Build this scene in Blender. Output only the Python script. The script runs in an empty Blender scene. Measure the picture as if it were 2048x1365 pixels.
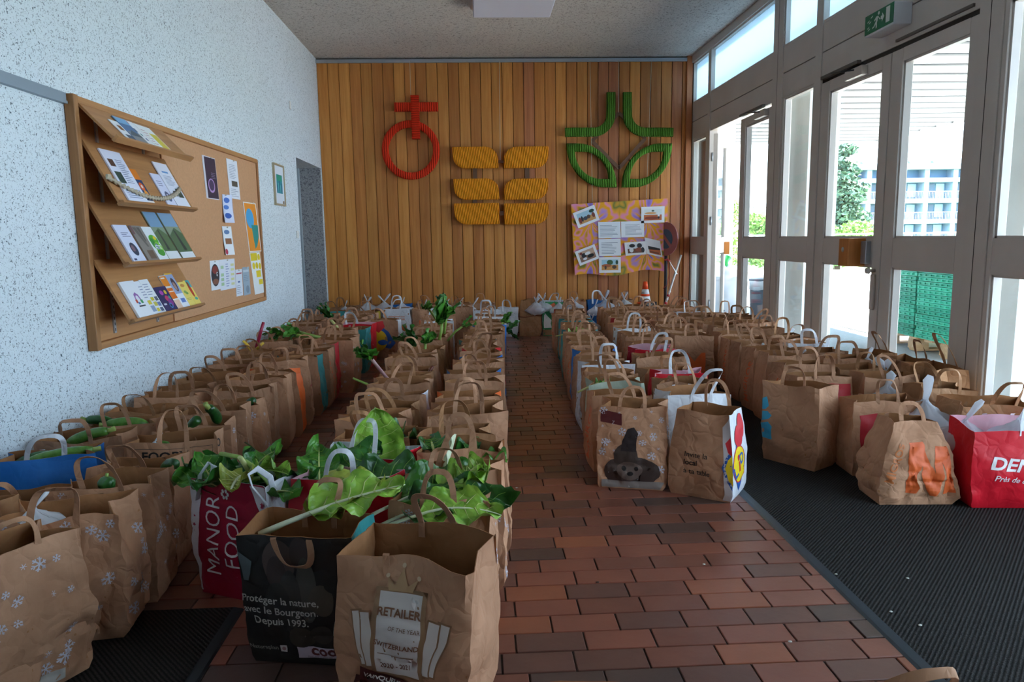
import bpy, bmesh, math, random
from mathutils import Vector, Matrix, noise
S = bpy.context.scene
COL = S.collection

# ------------------------------------------------------------------ camera
F_PX, VPX, VPY, CAM_H, ROLL = 1450.0, 954.0, 475.0, 1.25, 0.016
CX, CY = 1024.0, 682.5
def camera_axes():
    y = Vector(((VPX - CX) / F_PX, (CY - VPY) / F_PX, 1.0)).normalized()
    z = Vector((0, y.z, -y.y)).normalized()
    c, s = math.cos(ROLL), math.sin(ROLL)
    z = z * c + y.cross(z) * s
    x = z.cross(y).normalized()
    if x.x < 0: x = -x
    return x, y, z                      # world axes written in camera coordinates
AX, AY, AZ = camera_axes()
def ray(px, py):
    d = Vector(((px - CX) / F_PX, (CY - py) / F_PX, 1.0))
    return Vector((AX.dot(d), AY.dot(d), AZ.dot(d)))
def on_z(px, py, z=0.0):
    r = ray(px, py); t = (z - CAM_H) / r.z
    return Vector((r.x * t, r.y * t, z))
def on_y(px, py, y):
    r = ray(px, py); t = y / r.y
    return Vector((r.x * t, y, CAM_H + r.z * t))
def on_x(px, py, x):
    r = ray(px, py); t = x / r.x
    return Vector((x, r.y * t, CAM_H + r.z * t))
cam = bpy.data.cameras.new('camera')
cam.sensor_width = 36.0
cam.lens = 36.0 * F_PX / 2048.0
cam.clip_end = 500
cam_o = bpy.data.objects.new('camera', cam); COL.objects.link(cam_o)
right, up, fwd = Vector((AX.x, AY.x, AZ.x)), Vector((AX.y, AY.y, AZ.y)), Vector((AX.z, AY.z, AZ.z))
m = Matrix.Identity(4)
for i in range(3):
    m[i][0], m[i][1], m[i][2] = right[i], up[i], -fwd[i]
m.translation = (0, 0, CAM_H)
cam_o.matrix_world = m
S.camera = cam_o

# ------------------------------------------------------------------ sky, sun, exposure
w = bpy.data.worlds.new('sky'); S.world = w
w.use_nodes = True
bg = w.node_tree.nodes['Background']
bg.inputs['Color'].default_value = (0.66, 0.83, 1.0, 1)
bg.inputs['Strength'].default_value = 2.2
sun = bpy.data.lights.new('sun', 'SUN'); sun.energy = 11.0; sun.angle = 0.01; sun.color = (1.0, 0.96, 0.92)
sun_o = bpy.data.objects.new('sun', sun); COL.objects.link(sun_o)
sun_o.rotation_euler = Vector((-0.69, 0.10, -0.72)).to_track_quat('-Z', 'Y').to_euler()
sun_o.location = (30, 0, 30)
def portal(y0, y1, z0, z1, x=2.86):
    l = bpy.data.lights.new('window_portal', 'AREA'); l.shape = 'RECTANGLE'
    l.size = z1 - z0; l.size_y = y1 - y0; l.cycles.is_portal = True
    o = bpy.data.objects.new('window_portal', l); COL.objects.link(o)
    o.location = (x, (y0 + y1) / 2, (z0 + z1) / 2); o.rotation_euler = (0, math.radians(90), 0)
S.view_settings.view_transform = 'Standard'
S.view_settings.look = 'None'
S.view_settings.exposure = 2.45
S.view_settings.gamma = 1.0
S.view_settings.use_curve_mapping = False
S.cycles.max_bounces = 14
S.cycles.diffuse_bounces = 7
S.cycles.transparent_max_bounces = 24
S.cycles.caustics_reflective = False
S.cycles.caustics_refractive = False
S.cycles.sample_clamp_indirect = 6.0

# ------------------------------------------------------------------ helpers
def lin(h):
    if not isinstance(h, str): return tuple(h)
    v = [int(h[i:i + 2], 16) / 255 for i in (0, 2, 4)]
    return tuple(c / 12.92 if c <= .04045 else ((c + .055) / 1.055) ** 2.4 for c in v)
MATS = {}
def M(name, col, rough=.6, var=0, vscale=6, bump=0, bscale=40, metal=0, spec=.4, coat=0, stretch=None, rnd=0):
    if name in MATS: return MATS[name]
    mt = bpy.data.materials.new(name); mt.use_nodes = True
    nt = mt.node_tree; n = nt.nodes; L = nt.links; p = n['Principled BSDF']
    c = lin(col)
    p.inputs['Base Color'].default_value = (*c, 1); p.inputs['Roughness'].default_value = rough
    p.inputs['Metallic'].default_value = metal; p.inputs['Specular IOR Level'].default_value = spec
    p.inputs['Coat Weight'].default_value = coat
    if var or bump or rnd:
        tc = n.new('ShaderNodeTexCoord'); mp = n.new('ShaderNodeMapping'); L.new(tc.outputs['Object'], mp.inputs['Vector'])
        if stretch: mp.inputs['Scale'].default_value = stretch
        oi = n.new('ShaderNodeObjectInfo')
        add = n.new('ShaderNodeVectorMath'); add.operation = 'ADD'; L.new(mp.outputs[0], add.inputs[0])
        mul = n.new('ShaderNodeMath'); mul.operation = 'MULTIPLY'; mul.inputs[1].default_value = 37.0
        L.new(oi.outputs['Random'], mul.inputs[0]); L.new(mul.outputs[0], add.inputs[1])
    if var or rnd:
        no = n.new('ShaderNodeTexNoise'); no.inputs['Scale'].default_value = vscale; no.inputs['Detail'].default_value = 6
        L.new(add.outputs[0], no.inputs['Vector'])
        mr = n.new('ShaderNodeMapRange'); mr.inputs['From Min'].default_value = .3; mr.inputs['From Max'].default_value = .7
        mr.inputs['To Min'].default_value = 1 - var; mr.inputs['To Max'].default_value = 1 + var
        L.new(no.outputs['Fac'], mr.inputs['Value'])
        r2 = n.new('ShaderNodeMapRange'); r2.inputs['To Min'].default_value = 1 - rnd; r2.inputs['To Max'].default_value = 1 + rnd
        L.new(oi.outputs['Random'], r2.inputs['Value'])
        mm = n.new('ShaderNodeMath'); mm.operation = 'MULTIPLY'; L.new(mr.outputs[0], mm.inputs[0]); L.new(r2.outputs[0], mm.inputs[1])
        vm = n.new('ShaderNodeVectorMath'); vm.operation = 'SCALE'; vm.inputs[0].default_value = c
        L.new(mm.outputs[0], vm.inputs['Scale']); L.new(vm.outputs[0], p.inputs['Base Color'])
    if bump:
        nb = n.new('ShaderNodeTexNoise'); nb.inputs['Scale'].default_value = bscale; nb.inputs['Detail'].default_value = 5
        L.new(add.outputs[0], nb.inputs['Vector'])
        b = n.new('ShaderNodeBump'); b.inputs['Strength'].default_value = bump; b.inputs['Distance'].default_value = .01
        L.new(nb.outputs['Fac'], b.inputs['Height']); L.new(b.outputs[0], p.inputs['Normal'])
    MATS[name] = mt
    return mt
def link(name, me, mats, parent=None, loc=None, rotz=0):
    o = bpy.data.objects.new(name, me); COL.objects.link(o)
    if me is not None:
        for mt in (mats if isinstance(mats, (list, tuple)) else [mats]): me.materials.append(mt)
    if loc is not None: o.location = loc
    if rotz: o.rotation_euler = (0, 0, rotz)
    if parent is not None: o.parent = parent
    return o
def empty(name, loc=(0, 0, 0), rotz=0):
    o = bpy.data.objects.new(name, None); COL.objects.link(o); o.location = loc; o.rotation_euler = (0, 0, rotz)
    o.empty_display_size = .05
    return o
def tag(o, label, cat, group=None):
    o['label'] = label; o['category'] = cat
    if group: o['group'] = group
    return o
def struct(o): o['kind'] = 'structure'; return o
class MB:
    """collects boxes, tubes, sheets; build() makes ONE mesh object"""
    def __init__(s): s.v = []; s.f = []; s.mi = []; s.sm = []
    def add(s, vs, fs, mi=0, smooth=False):
        b = len(s.v); s.v += [tuple(v) for v in vs]
        for f in fs: s.f.append(tuple(i + b for i in f)); s.mi.append(mi); s.sm.append(smooth)
        return s
    def box(s, x0, x1, y0, y1, z0, z1, mi=0, ch=0):
        if x0 > x1: x0, x1 = x1, x0
        if y0 > y1: y0, y1 = y1, y0
        if z0 > z1: z0, z1 = z1, z0
        if ch:
            bm = bmesh.new(); r = bmesh.ops.create_cube(bm, size=1)
            for v in bm.verts: v.co = Vector(((x0 + x1) / 2 + v.co.x * (x1 - x0), (y0 + y1) / 2 + v.co.y * (y1 - y0), (z0 + z1) / 2 + v.co.z * (z1 - z0)))
            bmesh.ops.bevel(bm, geom=list(bm.edges), offset=ch, segments=1, affect='EDGES', clamp_overlap=True)
            bm.verts.index_update(); s.add([v.co for v in bm.verts], [[v.index for v in f.verts] for f in bm.faces], mi); bm.free(); return s
        v = [(x, y, z) for z in (z0, z1) for y in (y0, y1) for x in (x0, x1)]
        return s.add(v, [(0, 2, 3, 1), (4, 5, 7, 6), (0, 1, 5, 4), (2, 6, 7, 3), (0, 4, 6, 2), (1, 3, 7, 5)], mi)
    def hull8(s, b, t, mi=0):
        return s.add(list(b) + list(t), [(3, 2, 1, 0), (4, 5, 6, 7), (0, 1, 5, 4), (1, 2, 6, 5), (2, 3, 7, 6), (3, 0, 4, 7)], mi)
    def tube(s, pts, r, n=8, mi=0, flat=1.0):
        pts = [Vector(p) for p in pts]; k = len(pts); rr = r if isinstance(r, (list, tuple)) else [r] * k
        vs = []; up0 = None
        for i, p in enumerate(pts):
            t = (pts[min(i + 1, k - 1)] - pts[max(i - 1, 0)]).normalized()
            if up0 is None: up0 = Vector((0, 0, 1)) if abs(t.z) < .9 else Vector((1, 0, 0))
            a = t.cross(up0).normalized(); b = a.cross(t).normalized(); up0 = b
            for j in range(n):
                q = 2 * math.pi * j / n
                vs.append(p + a * math.cos(q) * rr[i] + b * math.sin(q) * rr[i] * flat)
        fs = [(i * n + j, i * n + (j + 1) % n, (i + 1) * n + (j + 1) % n, (i + 1) * n + j) for i in range(k - 1) for j in range(n)]
        fs += [tuple(range(n))[::-1], tuple((k - 1) * n + j for j in range(n))]
        return s.add(vs, fs, mi, True)
    def grid(s, fn, nu, nv, mi=0, smooth=True):
        vs = [fn(i / nu, j / nv) for j in range(nv + 1) for i in range(nu + 1)]
        fs = [(j * (nu + 1) + i, j * (nu + 1) + i + 1, (j + 1) * (nu + 1) + i + 1, (j + 1) * (nu + 1) + i) for j in range(nv) for i in range(nu)]
        return s.add(vs, fs, mi, smooth)
    def lathe(s, prof, n=20, c=(0, 0, 0), mi=0):
        vs = [(c[0] + r * math.cos(2 * math.pi * j / n), c[1] + r * math.sin(2 * math.pi * j / n), c[2] + z) for r, z in prof for j in range(n)]
        k = len(prof)
        fs = [(i * n + j, i * n + (j + 1) % n, (i + 1) * n + (j + 1) % n, (i + 1) * n + j) for i in range(k - 1) for j in range(n)]
        fs += [tuple(range(n))[::-1], tuple((k - 1) * n + j for j in range(n))]
        return s.add(vs, fs, mi, True)
    def prism(s, poly, fn, th, mi=0):
        """poly: 2D outline; fn(a,b,k) -> 3D, k = 0 front, 1 back at depth th"""
        n = len(poly)
        vs = [fn(a, b, 0) for a, b in poly] + [fn(a, b, th) for a, b in poly]
        fs = [tuple(range(n)), tuple(range(2 * n - 1, n - 1, -1))] + [(i, i + n, (i + 1) % n + n, (i + 1) % n) for i in range(n)]
        return s.add(vs, fs, mi)
    def mesh(s, name, sharp=None):
        me = bpy.data.meshes.new(name); me.from_pydata(s.v, [], s.f)
        me.polygons.foreach_set('material_index', s.mi); me.polygons.foreach_set('use_smooth', s.sm)
        bm = bmesh.new(); bm.from_mesh(me); bmesh.ops.recalc_face_normals(bm, faces=bm.faces); bm.to_mesh(me); bm.free()
        me.update()
        if sharp: me.set_sharp_from_angle(angle=math.radians(sharp))
        return me
    def build(s, name, mats, parent=None, sharp=None, loc=None, rotz=0):
        return link(name, s.mesh(name, sharp), mats, parent, loc, rotz)
TXT = {}
def text2d(txt, size, bold=0, align='CENTER', spacing=1.0, shear=0):
    """lettering as flat 2D triangles: (verts, faces)"""
    key = (txt, bold, align, spacing, shear)
    if key not in TXT:
        cu = bpy.data.curves.new('t', 'FONT'); cu.body = txt; cu.size = 1.0; cu.align_x = align; cu.offset = bold
        cu.resolution_u = 3; cu.space_character = spacing; cu.shear = shear; cu.space_line = .95
        o = bpy.data.objects.new('t', cu)
        me = bpy.data.meshes.new_from_object(o)
        TXT[key] = ([(v.co.x, v.co.y) for v in me.vertices], [tuple(p.vertices) for p in me.polygons])
        bpy.data.objects.remove(o); bpy.data.curves.remove(cu); bpy.data.meshes.remove(me)
    v, f = TXT[key]
    return [(x * size, y * size) for x, y in v], f
def poly2d(pts, cell=.02):
    """a filled outline cut into small cells, so that it can follow a curved sheet"""
    bm = bmesh.new()
    vs = [bm.verts.new((x, y, 0)) for x, y in pts]
    bm.faces.new(vs)
    xs = [p[0] for p in pts]; ys = [p[1] for p in pts]
    for ax, lo, hi in ((0, min(xs), max(xs)), (1, min(ys), max(ys))):
        k = int((hi - lo) / cell)
        for i in range(1, k + 1):
            c = [0, 0, 0]; c[ax] = lo + i * (hi - lo) / (k + 1); nn = [0, 0, 0]; nn[ax] = 1
            bmesh.ops.bisect_plane(bm, geom=bm.verts[:] + bm.edges[:] + bm.faces[:], plane_co=c, plane_no=nn, dist=1e-6)
    bmesh.ops.triangulate(bm, faces=bm.faces)
    bm.verts.index_update()
    r = ([(v.co.x, v.co.y) for v in bm.verts], [tuple(v.index for v in f.verts) for f in bm.faces]); bm.free()
    return r
def rect2d(x0, x1, y0, y1, cell=.02): return poly2d([(x0, y0), (x1, y0), (x1, y1), (x0, y1)], cell)
def ell2d(cx, cy, rx, ry, n=24, cell=.02, a0=0, a1=2 * math.pi):
    return poly2d([(cx + rx * math.cos(a0 + (a1 - a0) * i / n), cy + ry * math.sin(a0 + (a1 - a0) * i / n)) for i in range(n)], cell)
def move2d(s, dx, dy, rot=0, k=1):
    c, q = math.cos(rot) * k, math.sin(rot) * k
    return [(x * c - y * q + dx, x * q + y * c + dy) for x, y in s[0]], s[1]

# ------------------------------------------------------------------ room shell
XL, XR, YB, H = -1.94, 2.79, 9.5, 3.47
Y0 = -3.0
def plaster(name, col, fleck, fscale, bump, flecklo=.36, mot=.05):
    mt = bpy.data.materials.new(name); mt.use_nodes = True; nt = mt.node_tree; n = nt.nodes; L = nt.links; p = n['Principled BSDF']
    p.inputs['Roughness'].default_value = .9; p.inputs['Specular IOR Level'].default_value = .2
    tc = n.new('ShaderNodeTexCoord')
    no = n.new('ShaderNodeTexNoise'); no.inputs['Scale'].default_value = fscale; no.inputs['Detail'].default_value = 3; no.inputs['Roughness'].default_value = .6
    no.inputs['Distortion'].default_value = 1.2
    L.new(tc.outputs['Object'], no.inputs['Vector'])
    cr = n.new('ShaderNodeValToRGB'); cr.color_ramp.elements[0].position = flecklo; cr.color_ramp.elements[1].position = flecklo + .07
    cr.color_ramp.elements[0].color = (*lin(fleck), 1); cr.color_ramp.elements[1].color = (*lin(col), 1)
    L.new(no.outputs['Fac'], cr.inputs['Fac'])
    n2 = n.new('ShaderNodeTexNoise'); n2.inputs['Scale'].default_value = 1.3; n2.inputs['Detail'].default_value = 4; L.new(tc.outputs['Object'], n2.inputs['Vector'])
    mr = n.new('ShaderNodeMapRange'); mr.inputs['To Min'].default_value = 1 - mot; mr.inputs['To Max'].default_value = 1 + mot; L.new(n2.outputs['Fac'], mr.inputs['Value'])
    vm = n.new('ShaderNodeVectorMath'); vm.operation = 'SCALE'; L.new(cr.outputs['Color'], vm.inputs[0]); L.new(mr.outputs[0], vm.inputs['Scale'])
    L.new(vm.outputs[0], p.inputs['Base Color'])
    b = n.new('ShaderNodeBump'); b.inputs['Strength'].default_value = bump; b.inputs['Distance'].default_value = .008
    L.new(no.outputs['Fac'], b.inputs['Height']); L.new(b.outputs[0], p.inputs['Normal'])
    return mt
m_wall = plaster('scratched_plaster', 'dfe7ed', '5d6871', 95, .5)
m_reveal = plaster('rough_grey_plaster', 'a9a7a8', '77757a', 60, 1.0, .42)
m_ceil = plaster('sprayed_ceiling_plaster', 'cdc5be', '948b84', 45, .8, .38, .16)
m_white = M('white_paint', 'e2e0dc', .7)
m_frame = M('grey_white_lacquer', 'c9c0b8', .42, var=.05, vscale=3)
m_seam = M('dark_gap', '3a3430', .9)
m_alu = M('aluminium', 'b4bac2', .38, metal=.7)
m_dark = M('dark_metal', '34363a', .45, metal=.4)
m_steel = M('steel_blue_strip', '59626a', .4, metal=.6)
# floor: mortar bed, tiles laid on it in running bond
m_bed = M('mortar', '4a3f3a', .95, var=.15, vscale=9)
fl = struct(MB().box(-2.7, 2.79, Y0, 9.6, -.12, -.006).build('floor', m_bed))
def tile_mat(name, col, rough):
    return M(name, col, rough, var=.10, vscale=7, bump=.10, bscale=22, spec=.5)
TILE = [tile_mat('clinker_red', '88503f', .29), tile_mat('clinker_rust', '7a493a', .29), tile_mat('clinker_brown', '6b463b', .3),
        tile_mat('clinker_dark', '553f38', .3), tile_mat('clinker_orange', '94563d', .29)]
rt = random.Random(4)
TW, TD = .217, .1052
def tile_mesh(mt, i):
    mb = MB(); mb.box(-TW / 2 + .003, TW / 2 - .003, -TD / 2 + .003, TD / 2 - .003, -.010, 0, ch=.0016)
    me = mb.mesh('tile'); me.materials.append(mt); return me
tms = [tile_mesh(mt, i) for i, mt in enumerate(TILE)]
cells = []
row = 0; y = .2
while y < 9.45:
    off = (row % 2) * TW * .5 + rt.uniform(-.02, .02) + (.055 if row % 4 == 1 else 0)
    k0 = int((-2.3) / TW) - 1
    for k in range(k0, int(2.8 / TW) + 2):
        x = k * TW + off
        if x - TW / 2 < -2.65 or x + TW / 2 > 2.79: continue
        cells.append((x, y, rt.choices(range(5), (30, 26, 22, 12, 10))[0]))
    y += TD; row += 1
def shown(c):
    x, y, _ = c
    if y < 1.75 or x > 1.36: return 99
    if y < 2.4 and x > 0.0: return y * .5
    if .1 < x < .66 + .05 * (y - 3): return y
    if y < 3.3 and .1 < x < 1.34: return y * .7
    if -1.15 < x < -.72 and 2.4 < y < 4.6: return y * 1.02
    return 50 + y
order = sorted(range(len(cells)), key=lambda i: shown(cells[i]))
pick = set(order[:300])
rest = MB()
for i, (x, y, t) in enumerate(cells):
    if i in pick:
        o = bpy.data.objects.new('tile', tms[t]); COL.objects.link(o); o.location = (x, y, rt.uniform(-.0006, .0006)); o.parent = fl
    elif y > .9:
        rest.box(x - TW / 2 + .003, x + TW / 2 - .003, y - TD / 2 + .003, y + TD / 2 - .003, -.010, 0, t)
tf = rest.build('tile_field', TILE, fl); tf['kind'] = 'stuff'

# left wall with the deep door opening
mb = MB()
mb.box(-2.3, XL, Y0, 8.16, -.1, H + .1); mb.box(-2.3, XL, 9.43, 9.7, -.1, H + .1); mb.box(-2.3, XL, 8.16, 9.43, 2.14, H + .1)
wl = struct(mb.build('wall_left', m_wall))
struct(MB().box(-2.27, -1.945, 9.405, 9.43, 0, 2.14).build('trim_1', m_reveal))
d0 = struct(empty('door_1', (-2.26, 8.2, 0)))
MB().box(-.03, .01, .02, 1.18, 0, 2.13).build('door_leaf', M('door_grey', '9fa3a4', .5), d0)
MB().box(.01, .06, -.035, .03, 0, 2.135).box(.01, .06, 1.14, 1.2, 0, 2.135).build('door_frame', M('door_frame_grey', 'a5aeb4', .45), d0)
MB().tube([(.02, 1.0, 1.02), (.07, 1.0, 1.02), (.07, .88, 1.02)], .01).build('door_handle', m_alu, d0)
struct(MB().box(-2.31, -2.28, 7.9, 9.6, -.1, 2.4).build('wall_behind_door', m_white))
struct(MB().box(-2.3, 2.95, Y0 - .1, Y0, -.1, H + .1).build('wall_front', m_wall))
struct(MB().box(-2.3, 3.0, Y0, 9.7, H, H + .12).build('ceiling', m_ceil))
# back wall: vertical cedar boards on a dark backing
wb = struct(MB().box(-2.3, 3.0, 9.5, 9.7, -.1, H + .1).build('wall_back', M('backing_dark', '2a1a10', .9)))
def wood(name, a, b, axis=2, sc=1.0, rough=.45, coat=0.0):
    mt = bpy.data.materials.new(name); mt.use_nodes = True; nt = mt.node_tree; n = nt.nodes; L = nt.links; p = n['Principled BSDF']
    p.inputs['Roughness'].default_value = rough; p.inputs['Specular IOR Level'].default_value = .35; p.inputs['Coat Weight'].default_value = coat
    tc = n.new('ShaderNodeTexCoord'); mp = n.new('ShaderNodeMapping'); s = [14 * sc] * 3; s[axis] = .7 * sc; mp.inputs['Scale'].default_value = s
    L.new(tc.outputs['Object'], mp.inputs['Vector'])
    oi = n.new('ShaderNodeObjectInfo'); mu = n.new('ShaderNodeMath'); mu.operation = 'MULTIPLY'; mu.inputs[1].default_value = 53
    L.new(oi.outputs['Random'], mu.inputs[0]); ad = n.new('ShaderNodeVectorMath'); L.new(mp.outputs[0], ad.inputs[0]); L.new(mu.outputs[0], ad.inputs[1])
    no = n.new('ShaderNodeTexNoise'); no.inputs['Scale'].default_value = 1.6; no.inputs['Detail'].default_value = 7; no.inputs['Roughness'].default_value = .62; no.inputs['Distortion'].default_value = .8
    L.new(ad.outputs[0], no.inputs['Vector'])
    cr = n.new('ShaderNodeValToRGB'); cr.color_ramp.elements[0].position = .25; cr.color_ramp.elements[1].position = .75
    cr.color_ramp.elements[0].color = (*lin(a), 1); cr.color_ramp.elements[1].color = (*lin(b), 1); L.new(no.outputs['Fac'], cr.inputs['Fac'])
    mr = n.new('ShaderNodeMapRange'); mr.inputs['To Min'].default_value = .84; mr.inputs['To Max'].default_value = 1.12; L.new(oi.outputs['Random'], mr.inputs['Value'])
    vm = n.new('ShaderNodeVectorMath'); vm.operation = 'SCALE'; L.new(cr.outputs['Color'], vm.inputs[0]); L.new(mr.outputs[0], vm.inputs['Scale'])
    L.new(vm.outputs[0], p.inputs['Base Color'])
    b_ = n.new('ShaderNodeBump'); b_.inputs['Strength'].default_value = .12; b_.inputs['Distance'].default_value = .004
    L.new(no.outputs['Fac'], b_.inputs['Height']); L.new(b_.outputs[0], p.inputs['Normal'])
    return mt
m_cedar = [wood('cedar_honey', 'bc7230', 'dd9a50'), wood('cedar_brown', 'ac652d', 'cd8845'), wood('cedar_red', 'a05b3a', 'c47d4d')]
rp = random.Random(9); NP = 35; pw = (XR - XL) / NP
pms = []
for mt in m_cedar:
    mb = MB(); e = .0022
    # each board: flat face with one bevelled shoulder and a shadow gap
    prof = [(-pw / 2 + e, .0), (-pw / 2 + e, -.022), (-pw / 2 + .005, -.026), (pw / 2 - .05, -.026), (pw / 2 - .008, -.022), (pw / 2 - e, -.016), (pw / 2 - e, 0)]
    mb.prism(prof, lambda a, b, k: (a, b, 0 if k == 0 else k), H - .03)
    me = mb.mesh('plank'); me.materials.append(mt); pms.append(me)
for i in range(NP):
    red = i > NP - 12
    o = bpy.data.objects.new('plank', pms[rp.choices((0, 1, 2), (2, 4, 5) if red else (5, 4, 1))[0]]); COL.objects.link(o)
    o.location = (XL + (i + .5) * pw, 9.5, 0); o.parent = wb
# picture rail, front edge of the ceiling
struct(MB().box(XL, 2.72, 9.44, 9.462, 3.41, 3.452).build('trim_2', m_alu))
rl = MB().box(XL, XL + .022, .6, 3.64, 1.905, 1.955).box(XL + .022, XL + .027, .6, 3.64, 1.905, 1.918).build('picture_rail', M('rail_grey', '8d99a5', .45, metal=.3))
tag(rl, 'grey picture rail fixed along the white plaster wall', 'picture rail')

# ------------------------------------------------------------------ glazed wall to the right
def glass(name, tint=(.94, .97, .98), refl=1.0):
    mt = bpy.data.materials.new(name); mt.use_nodes = True; nt = mt.node_tree; n = nt.nodes; L = nt.links; n.remove(n['Principled BSDF'])
    t = n.new('ShaderNodeBsdfTransparent'); t.inputs['Color'].default_value = (*tint, 1)
    g = n.new('ShaderNodeBsdfGlossy'); g.inputs['Roughness'].default_value = .02
    lw = n.new('ShaderNodeLayerWeight'); lw.inputs['Blend'].default_value = .5
    pw_ = n.new('ShaderNodeMath'); pw_.operation = 'POWER'; pw_.inputs[1].default_value = 5; L.new(lw.outputs['Facing'], pw_.inputs[0])
    fr = n.new('ShaderNodeMath'); fr.operation = 'MULTIPLY_ADD'; fr.inputs[1].default_value = .9; fr.inputs[2].default_value = .035; L.new(pw_.outputs[0], fr.inputs[0])
    mx = n.new('ShaderNodeMixShader'); L.new(fr.outputs[0], mx.inputs[0]); L.new(t.outputs[0], mx.inputs[1]); L.new(g.outputs[0], mx.inputs[2])
    L.new(mx.outputs[0], n['Material Output'].inputs['Surface'])
    return mt
m_glass = glass('clear_glass')
m_frost = bpy.data.materials.new('frosted_glass'); m_frost.use_nodes = True
_n = m_frost.node_tree.nodes; _L = m_frost.node_tree.links; _n.remove(_n['Principled BSDF'])
_t = _n.new('ShaderNodeBsdfTranslucent'); _t.inputs['Color'].default_value = (.24, .31, .36, 1)
_d = _n.new('ShaderNodeBsdfDiffuse'); _d.inputs['Color'].default_value = (.5, .55, .58, 1)
_x = _n.new('ShaderNodeMixShader'); _x.inputs[0].default_value = .2
_L.new(_t.outputs[0], _x.inputs[1]); _L.new(_d.outputs[0], _x.inputs[2]); _L.new(_x.outputs[0], _n['Material Output'].inputs['Surface'])
def pane(parent, y0, y1, z0, z1, mt=None, x=.045):
    MB().box(x, x + .008, y0, y1, z0, z1).build('pane', mt or m_glass, parent)
    b = MB(); t = .014     # glazing bead around the pane
    b.box(.0, x, y0 - .002, y0 + t, z0, z1).box(.0, x, y1 - t, y1 + .002, z0, z1).box(.0, x, y0, y1, z0 - .002, z0 + t).box(.0, x, y0, y1, z1 - t, z1 + .002)
    b.build('glazing_bead', m_frame, parent)
def leaf(kind, n, y0, y1, zt, py0, py1, low=(.16, 1.005), upp=(1.2, 2.335), mt=None):
    """a door or sidelight leaf: two stiles, three rails, two panes"""
    o = struct(empty(f'{kind}_{n}', (XR, y0, 0)))
    a, b = py0 - y0, py1 - y0; w = y1 - y0; x0, x1 = -.012, .06
    MB().box(x0, x1, 0, a, .01, zt, ch=.004).build('stile', m_frame, o)
    MB().box(x0, x1, b, w, .01, zt, ch=.004).build('stile', m_frame, o)
    MB().box(x0 + .001, x1, a, b, .01, low[0]).build('bottom_rail', m_frame, o)
    MB().box(x0 + .001, x1, a, b, low[1], upp[0]).build('middle_rail', m_frame, o)
    MB().box(x0 + .001, x1, a, b, upp[1], zt).build('top_rail', m_frame, o)
    pane(o, a, b, *low, mt); pane(o, a, b, *upp, mt)
    return o
leaf('window', 1, 8.80, 9.47, 2.45, 8.87, 9.405, (.12, 1.005), (1.2, 2.42))
leaf('door', 2, 6.88, 7.69, 2.42, 6.955, 7.555)
leaf('window', 2, 6.02, 6.66, 2.45, 6.05, 6.62, (.12, 1.005), (1.2, 2.44))
dr3 = leaf('door', 3, 4.915, 5.90, 2.42, 5.02, 5.76)
dr4 = leaf('door', 4, 4.05, 4.905, 2.42, 4.13, 4.77)
leaf('window', 3, 3.0, 3.86, 2.45, 3.06, 3.82, (.12, 1.005), (1.2, 2.42))
leaf('window', 4, 2.06, 2.92, 2.45, 2.12, 2.86, (.12, 1.005), (1.2, 2.42))
# posts and transom
mb = MB()
for a, b in ((8.70, 8.80), (6.66, 6.88), (5.905, 6.02), (3.86, 4.05), (2.92, 3.0), (1.98, 2.06)):
    mb.box(XR - .02, XR + .08, a, b, 0, H, ch=.004)
mb.box(XR - .012, XR + .08, 1.98, 9.5, 2.45, 2.657, ch=.003).box(XR - .012, XR + .08, 1.98, 9.5, 2.664, 2.885, ch=.003)
mb.box(XR - .03, XR + .1, 1.98, 9.5, 3.385, H)
mb.box(XR - .02, XR + .08, 9.43, 9.5, 0, H)
struct(mb.build('wall_right', m_frame))
gp = MB()
for yy in (6.77, 3.955): gp.box(XR - .0205, XR - .02, yy - .003, yy + .003, 0, H)
gp.box(XR + .0, XR + .06, 2.0, 9.45, 2.656, 2.665).box(XR - .004, XR + .05, 4.05, 5.9, 2.42, 2.45).box(XR - .004, XR + .05, 4.904, 4.916, .02, 2.42)
struct(gp.build('trim_3', m_seam))
for n, (a, b) in enumerate(((6.88, 9.43), (4.05, 6.66), (2.06, 3.86)), 5):
    o = struct(empty(f'window_{n}', (XR, a, 2.885)))
    MB().box(-.01, .06, 0, b - a, 0, .02).box(-.01, .06, 0, b - a, .48, .5).box(-.01, .06, 0, .02, .02, .48).box(-.01, .06, b - a - .02, b - a, .02, .48).build('window_frame', m_frame, o)
    MB().box(.03, .038, .02, b - a - .02, .02, .48).build('pane', m_frost, o)
struct(MB().box(XR - .012, XR + .2, Y0, -.2, -.1, H + .1).build('wall_right_end', m_wall))
struct(MB().box(XR - .012, XR + .08, -.2, 1.98, 2.45, 2.885).box(XR - .012, XR + .08, -.2, 1.98, 3.385, H + .1).box(XR - .012, XR + .08, .84, .94, 0, H).build('trim_6', m_frame))
leaf('window', 10, .94, 1.98, 2.45, 1.0, 1.92, (.12, 1.005), (1.2, 2.42)); leaf('window', 11, -.2, .84, 2.45, -.14, .78, (.12, 1.005), (1.2, 2.42))
o = struct(empty('window_12', (XR, -.2, 2.885))); MB().box(.03, .038, 0, 1.04, 0, .5).box(.03, .038, 1.14, 2.18, 0, .5).build('pane', m_frost, o)
struct(MB().box(2.70, XR, 9.43, 9.5, 0, H).build('trim_4', m_cedar[2]))
struct(MB().box(XR - .03, XR + .12, 1.98, 9.5, -.02, .012).build('trim_5', m_alu))
for a, b in ((8.87, 9.405), (7.70, 8.70), (6.955, 7.555), (6.05, 6.62), (5.02, 5.76), (4.13, 4.77), (3.06, 3.82), (2.12, 2.86)):
    portal(a, b, .12, 2.40)
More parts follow.
